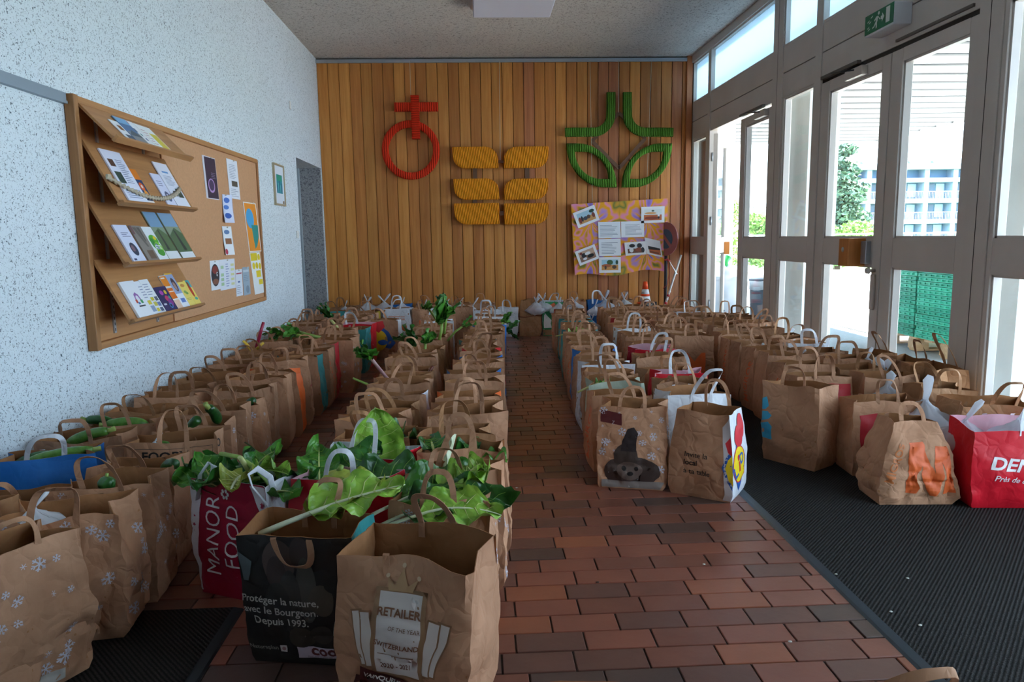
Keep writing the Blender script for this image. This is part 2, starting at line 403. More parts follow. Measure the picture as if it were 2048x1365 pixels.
for a, b in ((6.9, 9.4), (4.07, 6.64), (2.08, 3.84)): portal(a, b, 2.9, 3.37)
portal(1.0, 1.92, .12, 2.42); portal(-.14, .78, .12, 2.42)
# the open leaf, swung right round outside
od = struct(empty('door_5', (XR + .05, 8.69, 0)))
MB().box(-.02, .03, .0, .10, .02, 2.42, ch=.003).build('stile', m_frame, od)
MB().box(-.02, .03, .86, .97, .02, 2.42, ch=.003).build('stile', m_frame, od)
for z0, z1, nm in ((.02, .16, 'bottom_rail'), (1.005, 1.2, 'middle_rail'), (2.335, 2.42, 'top_rail')): MB().box(-.02, .03, .1, .86, z0, z1).build(nm, m_frame, od)
for z0, z1 in ((.16, 1.005), (1.2, 2.335)): MB().box(0, .008, .1, .86, z0, z1).build('pane', m_glass, od)
for zz in (.35, 1.35, 2.1): MB().tube([(-.03, -.012, zz), (-.03, -.012, zz + .1)], .01).build('hinge', m_alu, od)
m_hbox = wood('handle_wood', 'b06a2e', 'c98243', 2, 1.5)
MB().box(.03, .10, .84, .93, .98, 1.14, ch=.004).build('wooden_grip', m_hbox, od)
od.rotation_euler = (0, 0, -math.atan2(.43, .9))
# door furniture on the closed pair
MB().box(-.14, -.012, .19, .33, 1.0, 1.20, ch=.004).build('wooden_grip', m_hbox, dr3)
MB().tube([(-.141, .27, 1.12), (-.137, .27, 1.12)], .019, 16).build('lock_rosette', m_alu, dr3)
MB().box(-.05, -.012, .12, .19, 1.02, 1.18, ch=.003).build('grip_plate', m_alu, dr3)
MB().tube([(-.012, .055, .975), (-.05, .055, .975), (-.055, .055, .975)], [.012, .012, .022], 14).tube([(-.055, .055, .975), (-.075, .055, .975)], [.024, .02], 14).build('knob', m_frame, dr3)
MB().box(-.035, -.012, .03, .075, .70, .95, ch=.006).build('flush_bolt', m_frame, dr3)
def closer(y0, y1, z, lb):
    o = empty('door_closer', (XR - .012, y0, z))
    MB().box(-.05, 0, 0, (y1 - y0) * .36, -.02, .045, ch=.004).build('body', m_frame, o)
    MB().box(-.03, 0, .1, y1 - y0, .075, .10).build('slide_rail', M('rail_dark', '6b625c', .5), o)
    MB().tube([(-.05, .1, .03), (-.04, (y1 - y0) * .7, .085)], .006).build('arm', m_dark, o)
    tag(o, lb, 'door closer')
closer(5.2, 5.86, 2.365, 'grey door closer with slide rail on the left leaf of the closed glass doors')
closer(6.95, 7.66, 2.365, 'grey door closer with slide rail beside the open doorway')
o = MB().box(XR - .026, XR - .012, 4.1, 4.85, 2.47, 2.487).build('overhead_rail', M('rail_dark', '6b625c', .5)); tag(o, 'dark slide rail above the right leaf of the closed glass doors', 'door rail')
# exit sign
m_green = M('exit_green', '15704a', .4)
m_pict = M('exit_white', 'dfe9e2', .5)
es = empty('exit_sign', (XR - .012, 4.70, 2.545)); tag(es, 'green and white emergency exit sign with a running figure above the doors', 'exit sign')
MB().box(-.12, 0, 0, .34, 0, .135, ch=.004).build('housing', M('sign_housing', 'd9dbe0', .4), es)
MB().box(-.1225, -.12, .0, .34, .012, .135).build('face', m_green, es)
def es_map(a, b, k): return (-.1226 - .001 + k, .34 - a, b)    # a runs left to right as seen from the room
pg = MB()
pg.prism([(.255, .03), (.30, .03), (.30, .125), (.255, .125)], es_map, .001)                       # doorway
pg.prism([(.21, .05), (.235, .078), (.21, .106), (.21, .088), (.195, .088), (.195, .068), (.21, .068)], es_map, .001)   # arrow
pg.prism([(.168 + .011 * math.cos(t * .6283), .115 + .011 * math.sin(t * .6283)) for t in range(10)], es_map, .001)
for q in ([(.14, .1), (.165, .1), (.155, .066), (.135, .066)], [(.135, .068), (.15, .068), (.152, .03), (.14, .025)], [(.135, .07), (.148, .066), (.118, .038), (.095, .034), (.095, .042), (.112, .046)],
          [(.158, .1), (.165, .095), (.188, .075), (.182, .07)], [(.14, .1), (.15, .09), (.118, .075), (.115, .083)]): pg.prism(q, es_map, .001)
for a, b in ((.03, .045), (.05, .075), (.03, .085), (.07, .105), (.04, .032)): pg.prism([(a, b), (a + .022, b + .006), (a + .028, b + .014), (a + .006, b + .008)], es_map, .001)
pg.build('pictogram', m_pict, es)
# ceiling lamp
lp = empty('ceiling_lamp', (.385, 7.0, H)); tag(lp, 'square white box lamp on the grey ceiling', 'ceiling lamp')
MB().box(-.40, .40, -.44, .44, -.03, 0, ch=.004).build('base', m_alu, lp)
m_lampd = M('lamp_diffuser', 'd9dbea', .35)
MB().box(-.375, .375, -.42, .42, -.11, -.03, ch=.01).build('diffuser', m_lampd, lp)
# door mats
def mat_ribs(name, col, rot):
    mt = bpy.data.materials.new(name); mt.use_nodes = True; nt = mt.node_tree; n = nt.nodes; L = nt.links; p = n['Principled BSDF']
    p.inputs['Roughness'].default_value = .95; p.inputs['Specular IOR Level'].default_value = .15
    tc = n.new('ShaderNodeTexCoord'); mp = n.new('ShaderNodeMapping'); mp.inputs['Rotation'].default_value = (0, 0, rot); L.new(tc.outputs['Object'], mp.inputs['Vector'])
    wv = n.new('ShaderNodeTexWave'); wv.inputs['Scale'].default_value = 26; wv.inputs['Distortion'].default_value = 1.2; wv.inputs['Detail'].default_value = 2; wv.inputs['Detail Scale'].default_value = 6
    L.new(mp.outputs[0], wv.inputs['Vector'])
    no = n.new('ShaderNodeTexNoise'); no.inputs['Scale'].default_value = 220; no.inputs['Detail'].default_value = 2; L.new(tc.outputs['Object'], no.inputs['Vector'])
    mx = n.new('ShaderNodeMath'); mx.operation = 'MULTIPLY'; L.new(wv.outputs['Fac'], mx.inputs[0]); L.new(no.outputs['Fac'], mx.inputs[1])
    cr = n.new('ShaderNodeValToRGB'); c = lin(col); cr.color_ramp.elements[0].color = (*[q * .45 for q in c], 1); cr.color_ramp.elements[1].color = (*[q * 1.9 for q in c], 1)
    cr.color_ramp.elements[1].position = .7
    L.new(mx.outputs[0], cr.inputs['Fac']); L.new(cr.outputs['Color'], p.inputs['Base Color'])
    b = n.new('ShaderNodeBump'); b.inputs['Strength'].default_value = .7; b.inputs['Distance'].default_value = .006; L.new(mx.outputs[0], b.inputs['Height']); L.new(b.outputs[0], p.inputs['Normal'])
    return mt
m_mat = mat_ribs('ribbed_mat', '2e2c2b', .75)
dm = empty('entrance_mat', (1.27, -1, 0)); tag(dm, 'long dark ribbed entrance mat in front of the glass doors', 'mat')
MB().box(0, 1.46, 0, 9.9, .0005, .012).build('mat_body', m_mat, dm)
MB().hull8([(-.035, 0, .0005), (0, 0, .0005), (0, 9.9, .0005), (-.035, 9.9, .0005)], [(-.026, 0, .006), (0, 0, .013), (0, 9.9, .013), (-.026, 9.9, .006)]).build('edge_strip', m_steel, dm)
dm2 = empty('floor_mat', (-1.9, .3, 0)); tag(dm2, 'black ribbed floor mat under the snowflake bags', 'mat')
MB().box(0, 1.04, 0, 2.07, .0005, .010).build('mat_body', mat_ribs('black_mat', '2a2624', -.75), dm2)
MB().hull8([(1.04, 0, .0005), (1.075, 0, .0005), (1.075, 2.07, .0005), (1.04, 2.07, .0005)], [(1.04, 0, .011), (1.068, 0, .005), (1.068, 2.07, .005), (1.04, 2.07, .011)]).build('edge_strip', M('rubber_edge', '23262a', .6), dm2)

# ------------------------------------------------------------------ outside
m_asph = M('asphalt', '8e9498', .9, var=.12, vscale=30, bump=.4, bscale=160)
struct(MB().box(2.95, 14, -8, 24, -.3, -.03).build('ground_outside', m_asph))
struct(MB().box(4.9, 13.9, 3, 23.9, -.029, -.02).build('terrace_paving', M('pale_concrete', 'c4c0b8', .9, var=.05)))
struct(MB().box(-60, 160, 24, 260, -6, -3.2).build('ground_beyond', M('meadow', '7a8a5a', .9, var=.2, vscale=.3)))
cn = struct(empty('roof_canopy', (2.9, 1.0, 2.9)))
m_soff = M('grey_metal_soffit', '393e43', .3, spec=.5)
mb = MB(); mb.prism([(.008, .03), (.008, .012), (.03, 0), (.26, .0), (.30, .014), (.418, .014), (.424, .03)], lambda a, b, k: (k, a, b), 4.6); sl = mb.mesh('slat'); sl.materials.append(m_soff)
for i in range(30):
    o = bpy.data.objects.new('slat', sl); COL.objects.link(o); o.location = (0, i * .43, 0); o.parent = cn
MB().box(.0, 4.62, 0, 12.9, .032, .08).box(4.56, 4.62, 0, 12.92, -.03, .12).build('roof_slab', m_white, cn)
m_pier = M('pier_plaster', 'dfe3e0', .85, var=.03)
struct(MB().box(3.2, 3.5, 7.02, 7.6, -.03, 2.9).build('pillar_1', m_pier))
struct(MB().box(3.5, 3.9, 11.0, 12.3, -.03, 2.9).build('pillar_2', m_pier))
struct(MB().box(3.2, 3.6, 4.15, 4.55, -.03, 2.9).build('pillar_3', m_pier))
# railing at the terrace edge
rg = empty('terrace_railing', (5.0, 23.0, -.02)); tag(rg, 'white metal railing along the far edge of the terrace', 'railing')
m_rail = M('rail_white', 'c4c9ce', .5)
for z in (.55, .85, 1.18): MB().tube([(0, 0, z), (14, 0, z)], .028, 6).build('bar', m_rail, rg)
for i in range(10): MB().tube([(i * 1.5, 0, 0), (i * 1.5, 0, 1.2)], .025, 6).build('post', m_rail, rg)
# rainwater pipe and white panelled building
pb = empty('panelled_building', (6.0, 27.0, -3.3)); tag(pb, 'white building clad in large flat panels beyond the open doorway', 'building')
MB().box(0, 5.2, 0, 6, 0, 8.2).build('wall', M('panel_gap', '9aa4ad', .8), pb)
rb = random.Random(3); m_pan = M('white_panel', 'e9edf0', .6)
for zi in range(6):
    x = 0
    while x < 5.2:
        ww = min(rb.choice((1.1, 1.6, 2.0)), 5.2 - x)
        MB().box(x + .015, x + ww - .015, -.05, 0, zi * 1.37 + .015, zi * 1.37 + 1.355).build('panel', m_pan, pb); x += ww
dp = MB().tube([(3.2, 9.75, 2.9), (3.2, 9.75, 2.65), (3.08, 9.8, 2.45), (3.02, 9.85, 2.38), (3.02, 9.85, 0)], .045, 10).build('rain_pipe', M('pipe_grey', 'c9ced2', .4)); tag(dp, 'pale grey rain pipe bending down from the canopy by the open door', 'rain pipe')
# apartment block
ab = empty('apartment_block', (51, 100, -9)); tag(ab, 'pale apartment block with recessed balconies seen through the right glass door', 'building')
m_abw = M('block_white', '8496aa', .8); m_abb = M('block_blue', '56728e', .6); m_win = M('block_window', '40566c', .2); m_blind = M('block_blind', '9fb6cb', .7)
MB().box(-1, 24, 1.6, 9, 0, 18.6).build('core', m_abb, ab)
MB().box(-1.2, 24.2, -.2, 9.2, 18.6, 19.4).build('roof', m_abw, ab)
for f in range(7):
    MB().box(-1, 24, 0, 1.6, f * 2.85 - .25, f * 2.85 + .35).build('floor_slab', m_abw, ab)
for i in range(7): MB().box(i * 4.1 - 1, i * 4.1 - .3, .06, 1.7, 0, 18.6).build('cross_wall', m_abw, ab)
for f in range(2, 6):
    for i in range(6):
        x = i * 4.1 - .3; z = f * 2.85 + .35
        w_ = MB().box(x + .2, x + 1.7, 1.5, 1.58, z, z + 2.1).build('window', m_win, ab)
        MB().box(x + 1.9, x + 3.1, 1.5, 1.58, z + (.3 if (i + f) % 2 else 0), z + 2.1).build('window', m_blind, ab)
        b = MB().box(x, x + 3.4, .02, .06, z + .95, z + 1.02)
        for k in range(16): b.box(x + .1 + k * .21, x + .13 + k * .21, .03, .05, z, z + .95)
        b.build('balcony_railing', m_rail, ab)
for i in range(4): MB().hull8([(3 + i * 3.4, 1, 19.4), (5 + i * 3.4, 1, 19.4), (5 + i * 3.4, 2, 19.4), (3 + i * 3.4, 2, 19.4)], [(3 + i * 3.4, 1.6, 19.9), (5 + i * 3.4, 1.6, 20.2), (5 + i * 3.4, 2, 20.2), (3 + i * 3.4, 2, 19.9)]).build('solar_panel', m_win, ab)
# trees and bushes
def foliage(name, label, cat, base, blobs, n, size, cols, trunk, seed, flat=.6):
    r = random.Random(seed); o = empty(name, base); tag(o, label, cat)
    mb = MB()
    tot = sum(b[3] ** 2 for b in blobs)
    for cx, cy, cz, rr in blobs:
        for _ in range(int(n * rr * rr / tot)):
            v = Vector((r.gauss(0, 1), r.gauss(0, 1), r.gauss(0, 1))).normalized() * rr * r.uniform(.55, 1.05)
            c = Vector((cx + v.x, cy + v.y, cz + v.z * flat)); s = size * r.uniform(.6, 1.3)
            a = Vector((r.uniform(-1, 1), r.uniform(-1, 1), r.uniform(-.6, .6))).normalized() * s; b = Vector((r.uniform(-1, 1), r.uniform(-1, 1), r.uniform(-1, 1))).normalized() * s * .7
            mb.add([c - a, c - b, c + a, c + b], [(0, 1, 2, 3)], r.randrange(len(cols)))
    me = bpy.data.meshes.new('crown'); me.from_pydata(mb.v, [], mb.f); me.polygons.foreach_set('material_index', mb.mi)
    link('crown', me, cols, o)
    MB().tube([(0, 0, -3.4), (.05, 0, -1), (0, 0, trunk)], [.2, .16, .08], 8).build('trunk', M('bark', '4b3b2f', .9), o)
G1 = [M('needle_a', '4f6a55', .7), M('needle_b', '3d5848', .7), M('needle_c', '6b8468', .7)]
G2 = [M('leaf_a', '7fa04e', .6), M('leaf_b', '5f8440', .6), M('leaf_c', '9ab866', .6)]
rq = random.Random(21)
foliage('pine_tree', 'dark bluish conifer behind the terrace railing', 'tree', (16.0, 32, 0),
        [(rq.uniform(-1.2, 1.2) * (1 - k / 16), rq.uniform(-.8, .8), .8 + k * .33, 1.0 - k * .042) for k in range(13)], 7000, .12, G1, 4.2, 1, .55)
foliage('round_bush', 'sunny green bush in front of the conifer', 'bush', (12.9, 25.6, -.6), [(rq.uniform(-.9, .9), rq.uniform(-.3, .3), .9 + rq.uniform(0, 1.05), .6) for k in range(8)], 4500, .075, G2, 1.2, 2)
foliage('garden_bush', 'light green bush seen through the open doorway', 'bush', (8.55, 25.2, -.6), [(rq.uniform(-.35, .35), rq.uniform(-.3, .3), .7 + rq.uniform(0, 2.1), .55) for k in range(9)], 4500, .075, G2, 1.5, 3)
foliage('garden_bush', 'light green bush seen through the leaf beside the open doorway', 'bush', (10.35, 25.6, -.6), [(rq.uniform(-.4, .4), rq.uniform(-.3, .3), .7 + rq.uniform(0, 1.9), .6) for k in range(8)], 4500, .075, G2, 1.5, 4)
# crates on a pallet
pl = empty('wooden_pallet', (4.62, 6.85, -.02)); tag(pl, 'wooden pallet under the green crates outside the doors', 'pallet')
m_pal = wood('pallet_wood', 'b58a63', 'd3ae85', 0, 1.2, .8)
PLW, PLD = .82, 1.22
for k in range(5): MB().box(0, PLW, k * .27, k * .27 + .13, .122, .144).build('deck_board', m_pal, pl)
for yy in (0, .535, 1.07):
    for xx in (0, .345, .68): MB().box(xx, xx + .14, yy, yy + .145, .02, .10).build('block', m_pal, pl)
    MB().box(0, PLW, yy, yy + .145, .10, .122).build('stringer', m_pal, pl); MB().box(0, PLW, yy, yy + .12, 0, .02).build('base_board', m_pal, pl)
m_crate = M('crate_green', '34b595', .45, rnd=.25)
def crate_mesh():
    mb = MB(); W_, D_, h = .39, .58, .04
    mb.box(.014, W_ - .014, .014, D_ - .014, 0, .034)
    for z in (.0, .028):
        mb.box(0, W_, 0, .012, z, z + .010).box(0, W_, D_ - .012, D_, z, z + .010).box(0, .012, 0, D_, z, z + .010).box(W_ - .012, W_, 0, D_, z, z + .010)
    for i in range(7):
        x = .005 + i * (W_ - .03) / 6; y = .005 + i * (D_ - .04) / 6
        mb.box(x, x + .018, .002, .014, .010, .028).box(x, x + .018, D_ - .014, D_ - .002, .010, .028)
        mb.box(.002, .014, y, y + .03, .010, .028).box(W_ - .014, W_ - .002, y, y + .03, .010, .028)
    return mb.mesh('folded_crate')
ORDN = 'first second third fourth fifth sixth seventh eighth ninth tenth eleventh twelfth thirteenth fourteenth fifteenth sixteenth seventeenth eighteenth nineteenth twentieth twenty-first twenty-second'.split()
cme = crate_mesh(); cme.materials.append(m_crate)
for a in range(2):
    for b in range(2):
        for k in range(22 if not (a == 0 and b == 1) else 21):
            o = bpy.data.objects.new('folded_crate', cme); COL.objects.link(o)
            o.location = (4.62 + .01 + a * .405 + rb.uniform(-.008, .008), 6.85 + .01 + b * .605 + rb.uniform(-.004, .004), .1245 + k * .043)
            tag(o, f'folded green crate, {ORDN[k]} from the bottom of the {("door-side", "outer")[a]} {("near", "far")[b]} stack', 'crate', 'folded green crates on the pallet')
# waste bags and bin by the open door
m_clear = bpy.data.materials.new('clear_plastic'); m_clear.use_nodes = True
_n = m_clear.node_tree.nodes; _L = m_clear.node_tree.links; _p = _n['Principled BSDF']; _p.inputs['Base Color'].default_value = (.86, .89, .94, 1); _p.inputs['Roughness'].default_value = .25
_t = _n.new('ShaderNodeBsdfTransparent'); _x = _n.new('ShaderNodeMixShader'); _x.inputs[0].default_value = .62
_L.new(_t.outputs[0], _x.inputs[1]); _L.new(_p.outputs[0], _x.inputs[2]); _L.new(_x.outputs[0], _n['Material Output'].inputs['Surface'])
def blob(mb, c, rx, ry, rz, seed, amp=.18, nu=20, nv=12, mi=0, fr=3.0):
    def f(u, v):
        a = u * 2 * math.pi; b = (v - .5) * math.pi
        d = Vector((math.cos(a) * math.cos(b), math.sin(a) * math.cos(b), math.sin(b)))
        k = 1 + amp * (1 - 2.4 * abs(noise.noise(d * fr + Vector((seed * 3.1, seed, 0))))) + amp * .4 * noise.noise(d * fr * 2.7 + Vector((seed, 0, seed)))
        return (c[0] + d.x * rx * k, c[1] + d.y * ry * k, c[2] + d.z * rz * k)
    mb.grid(f, nu, nv, mi)
gb = empty('rubbish_bag', (3.42, 9.95, -.03)); tag(gb, 'bulging clear rubbish bag full of wrappers outside the open doorway', 'rubbish bag')
mb = MB(); blob(mb, (0, 0, .42), .30, .28, .42, 4, .08, 24, 16); mb.build('plastic_skin', m_clear, gb)
mb = MB()
for k in range(60):
    q = Vector((rb.gauss(0, 1), rb.gauss(0, 1), rb.gauss(0, 1))).normalized() * rb.uniform(.1, .24)
    blob(mb, (q.x, q.y, .40 + q.z * 1.45), .06, .06, .045, k, .35, 8, 6, rb.randrange(5))
mb.build('wrappers', [M('wrap_grey', '8a93a5', .5), M('wrap_dark', '3d4657', .5), M('wrap_white', 'd8dde6', .5), M('wrap_pink', 'b98c98', .5), M('wrap_blue', '5d7390', .5)], gb)
MB().tube([(0, 0, .82), (.02, 0, .9), (.06, .02, .95)], [.05, .035, .05], 8).build('tied_neck', M('wrap_green', '3fae5a', .5), gb)
bn = empty('waste_bin', (3.92, 9.75, -.03)); tag(bn, 'dark round waste bin with a clear liner outside the door', 'waste bin')
MB().lathe([(.17, 0), (.19, .3), (.205, .62), (.215, .63), (.215, .66), (.2, .66), (.19, .6), (.16, .02)], 20).build('bin_body', M('bin_grey', '50606e', .5), bn)
mb = MB(); blob(mb, (0, 0, .58), .225, .225, .14, 9, .06, 20, 10); mb.build('liner', m_clear, bn)

# ------------------------------------------------------------------ wall art on the boards
def yarn(name, col, ang, scale=90):
    mt = bpy.data.materials.new(name); mt.use_nodes = True; nt = mt.node_tree; n = nt.nodes; L = nt.links; p = n['Principled BSDF']
    p.inputs['Roughness'].default_value = .9; p.inputs['Specular IOR Level'].default_value = .15
    tc = n.new('ShaderNodeTexCoord'); mp = n.new('ShaderNodeMapping'); mp.inputs['Rotation'].default_value = (0, ang, 0); L.new(tc.outputs['Object'], mp.inputs['Vector'])
    wv = n.new('ShaderNodeTexWave'); wv.inputs['Scale'].default_value = scale / 6.28 * .8; wv.inputs['Distortion'].default_value = 1.5; wv.inputs['Detail'].default_value = 2; wv.inputs['Detail Scale'].default_value = 1.2
    L.new(mp.outputs[0], wv.inputs['Vector'])
    cr = n.new('ShaderNodeValToRGB'); c = lin(col); cr.color_ramp.elements[0].color = (*[q * .58 for q in c], 1); cr.color_ramp.elements[1].color = (*c, 1); cr.color_ramp.elements[1].position = .55
    L.new(wv.outputs['Fac'], cr.inputs['Fac']); L.new(cr.outputs['Color'], p.inputs['Base Color'])
    b = n.new('ShaderNodeBump'); b.inputs['Strength'].default_value = .9; b.inputs['Distance'].default_value = .01; L.new(wv.outputs['Fac'], b.inputs['Height']); L.new(b.outputs[0], p.inputs['Normal'])
    return mt
YA = 9.405
def bw(cx, cy):                 # reading of the zoomed photograph -> point on the art plane
    p = on_y(620 + cx / 2.528, 80 + cy / 2.528, YA); return (p.x, p.z)
def slab(name, outline, mt, parent, th=.05, y=None, origin=(0, 0), bev=.01):
    bm = bmesh.new()
    vs = [bm.verts.new((a - origin[0], 0, b - origin[1])) for a, b in outline]
    f = bm.faces.new(vs); bm.normal_update()
    if f.normal.y > 0: f.normal_flip()
    r = bmesh.ops.extrude_face_region(bm, geom=[f]); ex = [v for v in r['geom'] if isinstance(v, bmesh.types.BMVert)]
    for v in ex: v.co.y -= th
    bmesh.ops.recalc_face_normals(bm, faces=bm.faces)
    fe = [e for e in bm.edges if all(abs(v.co.y + th) < 1e-6 for v in e.verts)]
    bmesh.ops.bevel(bm, geom=fe, offset=bev, segments=2, affect='EDGES', clamp_overlap=True)
    me = bpy.data.meshes.new(name); bm.to_mesh(me); bm.free()
    return link(name, me, mt, parent)
def strip2(path, wd):
    """outline of a band of width wd along a 2D path"""
    L_, R_ = [], []
    for i, p in enumerate(path):
        a = path[max(i - 1, 0)]; b = path[min(i + 1, len(path) - 1)]
        d = Vector((b[0] - a[0], b[1] - a[1])).normalized(); nrm = Vector((-d.y, d.x)) * wd / 2
        L_.append((p[0] + nrm.x, p[1] + nrm.y)); R_.append((p[0] - nrm.x, p[1] - nrm.y))
    return L_ + R_[::-1]
def annulus(mb_name, outer, inner, mt, parent, th, origin):
    n = len(outer); mb = MB(); vs = []
    bev = .012
    def inset(k, t):
        o, i = outer[k], inner[k]; return (o[0] + (i[0] - o[0]) * t - origin[0], o[1] + (i[1] - o[1]) * t - origin[1])
    rings = [(0, 0), (0, th - bev), (.14, th), (.86, th), (1, th - bev), (1, 0)]
    for t, y in rings:
        for k in range(n): a, b = inset(k, t); vs.append((a, -y, b))
    m_ = len(rings)
    fs = [(i * n + k, i * n + (k + 1) % n, ((i + 1) % m_) * n + (k + 1) % n, ((i + 1) % m_) * n + k) for i in range(m_) for k in range(n)]
    mb.add(vs, fs, 0, False); return mb.build(mb_name, mt, parent, sharp=50)
m_cord = M('white_string', 'cfc4ad', .8)
m_bat = M('brown_batten', '6b4a35', .6)
def string(parent, x0, z0, x1, z1, o):
    MB().tube([(x0 - o[0], -.01, z0 - o[1]), (x1 - o[0], -.01, z1 - o[1])], .0028, 5).build('hanging_string', m_cord, parent)
# red ring and cross
rc = (-.803, 2.345); ra = empty('wall_ornament', (rc[0], YA, rc[1])); tag(ra, 'red yarn-wrapped ring topped by a cross, hanging on the wood wall', 'wall ornament', 'yarn ornaments on the wood wall')
m_red1 = yarn('red_yarn_flat', 'e4381c', .0); m_red2 = yarn('red_yarn_side', 'e0361a', 1.57)
N = 48
out = [(rc[0] + .362 * math.cos(2 * math.pi * k / N), rc[1] + .362 * math.sin(2 * math.pi * k / N)) for k in range(N)]
inn = [(rc[0] + .276 * math.cos(2 * math.pi * k / N), rc[1] + .276 * math.sin(2 * math.pi * k / N)) for k in range(N)]
annulus('ring', out, inn, m_red1, ra, .05, rc)
def rect_from(a, b, c, d): p = bw(a, b); q = bw(c, d); return [(p[0], q[1]), (q[0], q[1]), (q[0], p[1]), (p[0], p[1])]
o_ = slab('cross_arm', rect_from(428, 320, 648, 362), m_red1, ra, .06, origin=rc)
o_ = slab('cross_post', rect_from(510, 284, 558, 503), m_red2, ra, .075, origin=rc)
s0, s1 = bw(505, 120), bw(510, 290); string(ra, s0[0], 3.42, s1[0], s1[1], rc)
# orange leaf blocks
oc = (.32, 1.9); oa = empty('wall_ornament', (oc[0], YA, oc[1])); tag(oa, 'six orange yarn-wrapped leaf blocks hanging in two columns on the wood wall', 'wall ornament', 'yarn ornaments on the wood wall')
m_or = yarn('orange_yarn', 'fa9a22', .12, 120)
def leafblk(x0, y0, x1, y1, rounds):
    p = bw(x0, y1); q = bw(x1, y0); R = .62 * (q[1] - p[1])
    cs = {'bl': (p[0], p[1], 1, 1, 180), 'br': (q[0], p[1], -1, 1, 270), 'tr': (q[0], q[1], -1, -1, 0), 'tl': (p[0], q[1], 1, -1, 90)}
    pts = []
    for k in ('bl', 'br', 'tr', 'tl'):
        x, z, sx, sz, a0 = cs[k]; r = R if k in rounds else .012
        for i in range(7):
            a = math.radians(a0 + 90 * i / 6); pts.append((x + sx * r + r * math.cos(a), z + sz * r + r * math.sin(a)))
    slab('leaf_block', pts, m_or, oa, .055, origin=oc)
leafblk(722, 541, 950, 652, ('tr', 'bl')); leafblk(980, 540, 1204, 650, ('tl', 'br'))
leafblk(728, 701, 955, 810, ('tr', 'bl')); leafblk(980, 701, 1203, 809, ('tl', 'br'))
leafblk(730, 825, 956, 935, ('bl',)); leafblk(982, 825, 1205, 934, ('br',))
for q in ((823, 600, 847, 760), (1085, 600, 1110, 760), (823, 760, 847, 880), (1085, 760, 1110, 880), (900, 610, 1030, 622), (900, 866, 1030, 888)):
    slab('batten', rect_from(*q), m_bat, oa, .02, origin=oc, bev=.002)
s0, s1 = bw(957, 125), bw(962, 615); string(oa, s0[0], 3.42, s1[0], s1[1], oc)
# green sprout
gc = (1.83, 2.45); ga = empty('wall_ornament', (gc[0], YA, gc[1])); tag(ga, 'green yarn-wrapped sprout emblem with two hollow leaves on the wood wall', 'wall ornament', 'yarn ornaments on the wood wall')
m_gr = yarn('green_yarn', '4f7d28', .0, 110)
def mir(p, c=1561): return (2 * c - p[0], p[1])
up_path = [(1520, 267), (1520, 330), (1519, 375)] + [(1519 - 88 + 88 * math.cos(math.radians(a)), 380 + 88 * math.sin(math.radians(a))) for a in range(10, 91, 10)] + [(1400, 468), (1345, 468), (1289, 469)]
for fl_ in (0, 1):
    pa = [bw(*(mir(p) if fl_ else p)) for p in up_path]
    slab('stem_band', strip2(pa, 42 * .00258), m_gr, ga, .055, origin=gc)
N = 40
def leafpts(s):
    # leaf with square top-left and bottom-right corners, round top-right and bottom-left
    x0, y0, x1, y1 = 1295 + s, 525 + s, 1548 - s, 747 - s
    if s: x0, y0, x1, y1 = 1338, 566, 1507, 704
    w_, h_ = x1 - x0, y1 - y0
    pts = []
    for k in range(20):
        t = k / 19
        # top edge then round corner to the right side
        a = math.radians(-90 + 90 * t); pts.append((x0 + w_ * (.22 + .78 * math.cos(a)) if t > 0 else x0, y1 - h_ + h_ * (.0 + 1 + math.sin(a)) if t > 0 else y0))
    for k in range(20):
        t = k / 19
        a = math.radians(90 + 90 * t); pts.append((x1 + w_ * (-.22 + .78 * math.cos(a)) if t > 0 else x1, y0 + h_ * math.sin(a) if t > 0 else y1))
    return pts
for fl_ in (0, 1):
    O = [bw(*(mir(p) if fl_ else p)) for p in leafpts(0)]; I = [bw(*(mir(p) if fl_ else p)) for p in leafpts(1)]
    annulus('leaf_ring', O, I, m_gr, ga, .055, gc)
dm_ = [(1561, 370), (1425, 512), (1561, 650), (1695, 498)]
for a, b in ((0, 1), (1, 2), (2, 3), (3, 0)):
    slab('batten', strip2([bw(*dm_[a]), bw(*dm_[b])], .045), m_bat, ga, .018, origin=gc, bev=.002)
s0 = bw(1558, 120); s1 = bw(1560, 370); string(ga, s0[0], 3.42, s1[0], s1[1], gc)
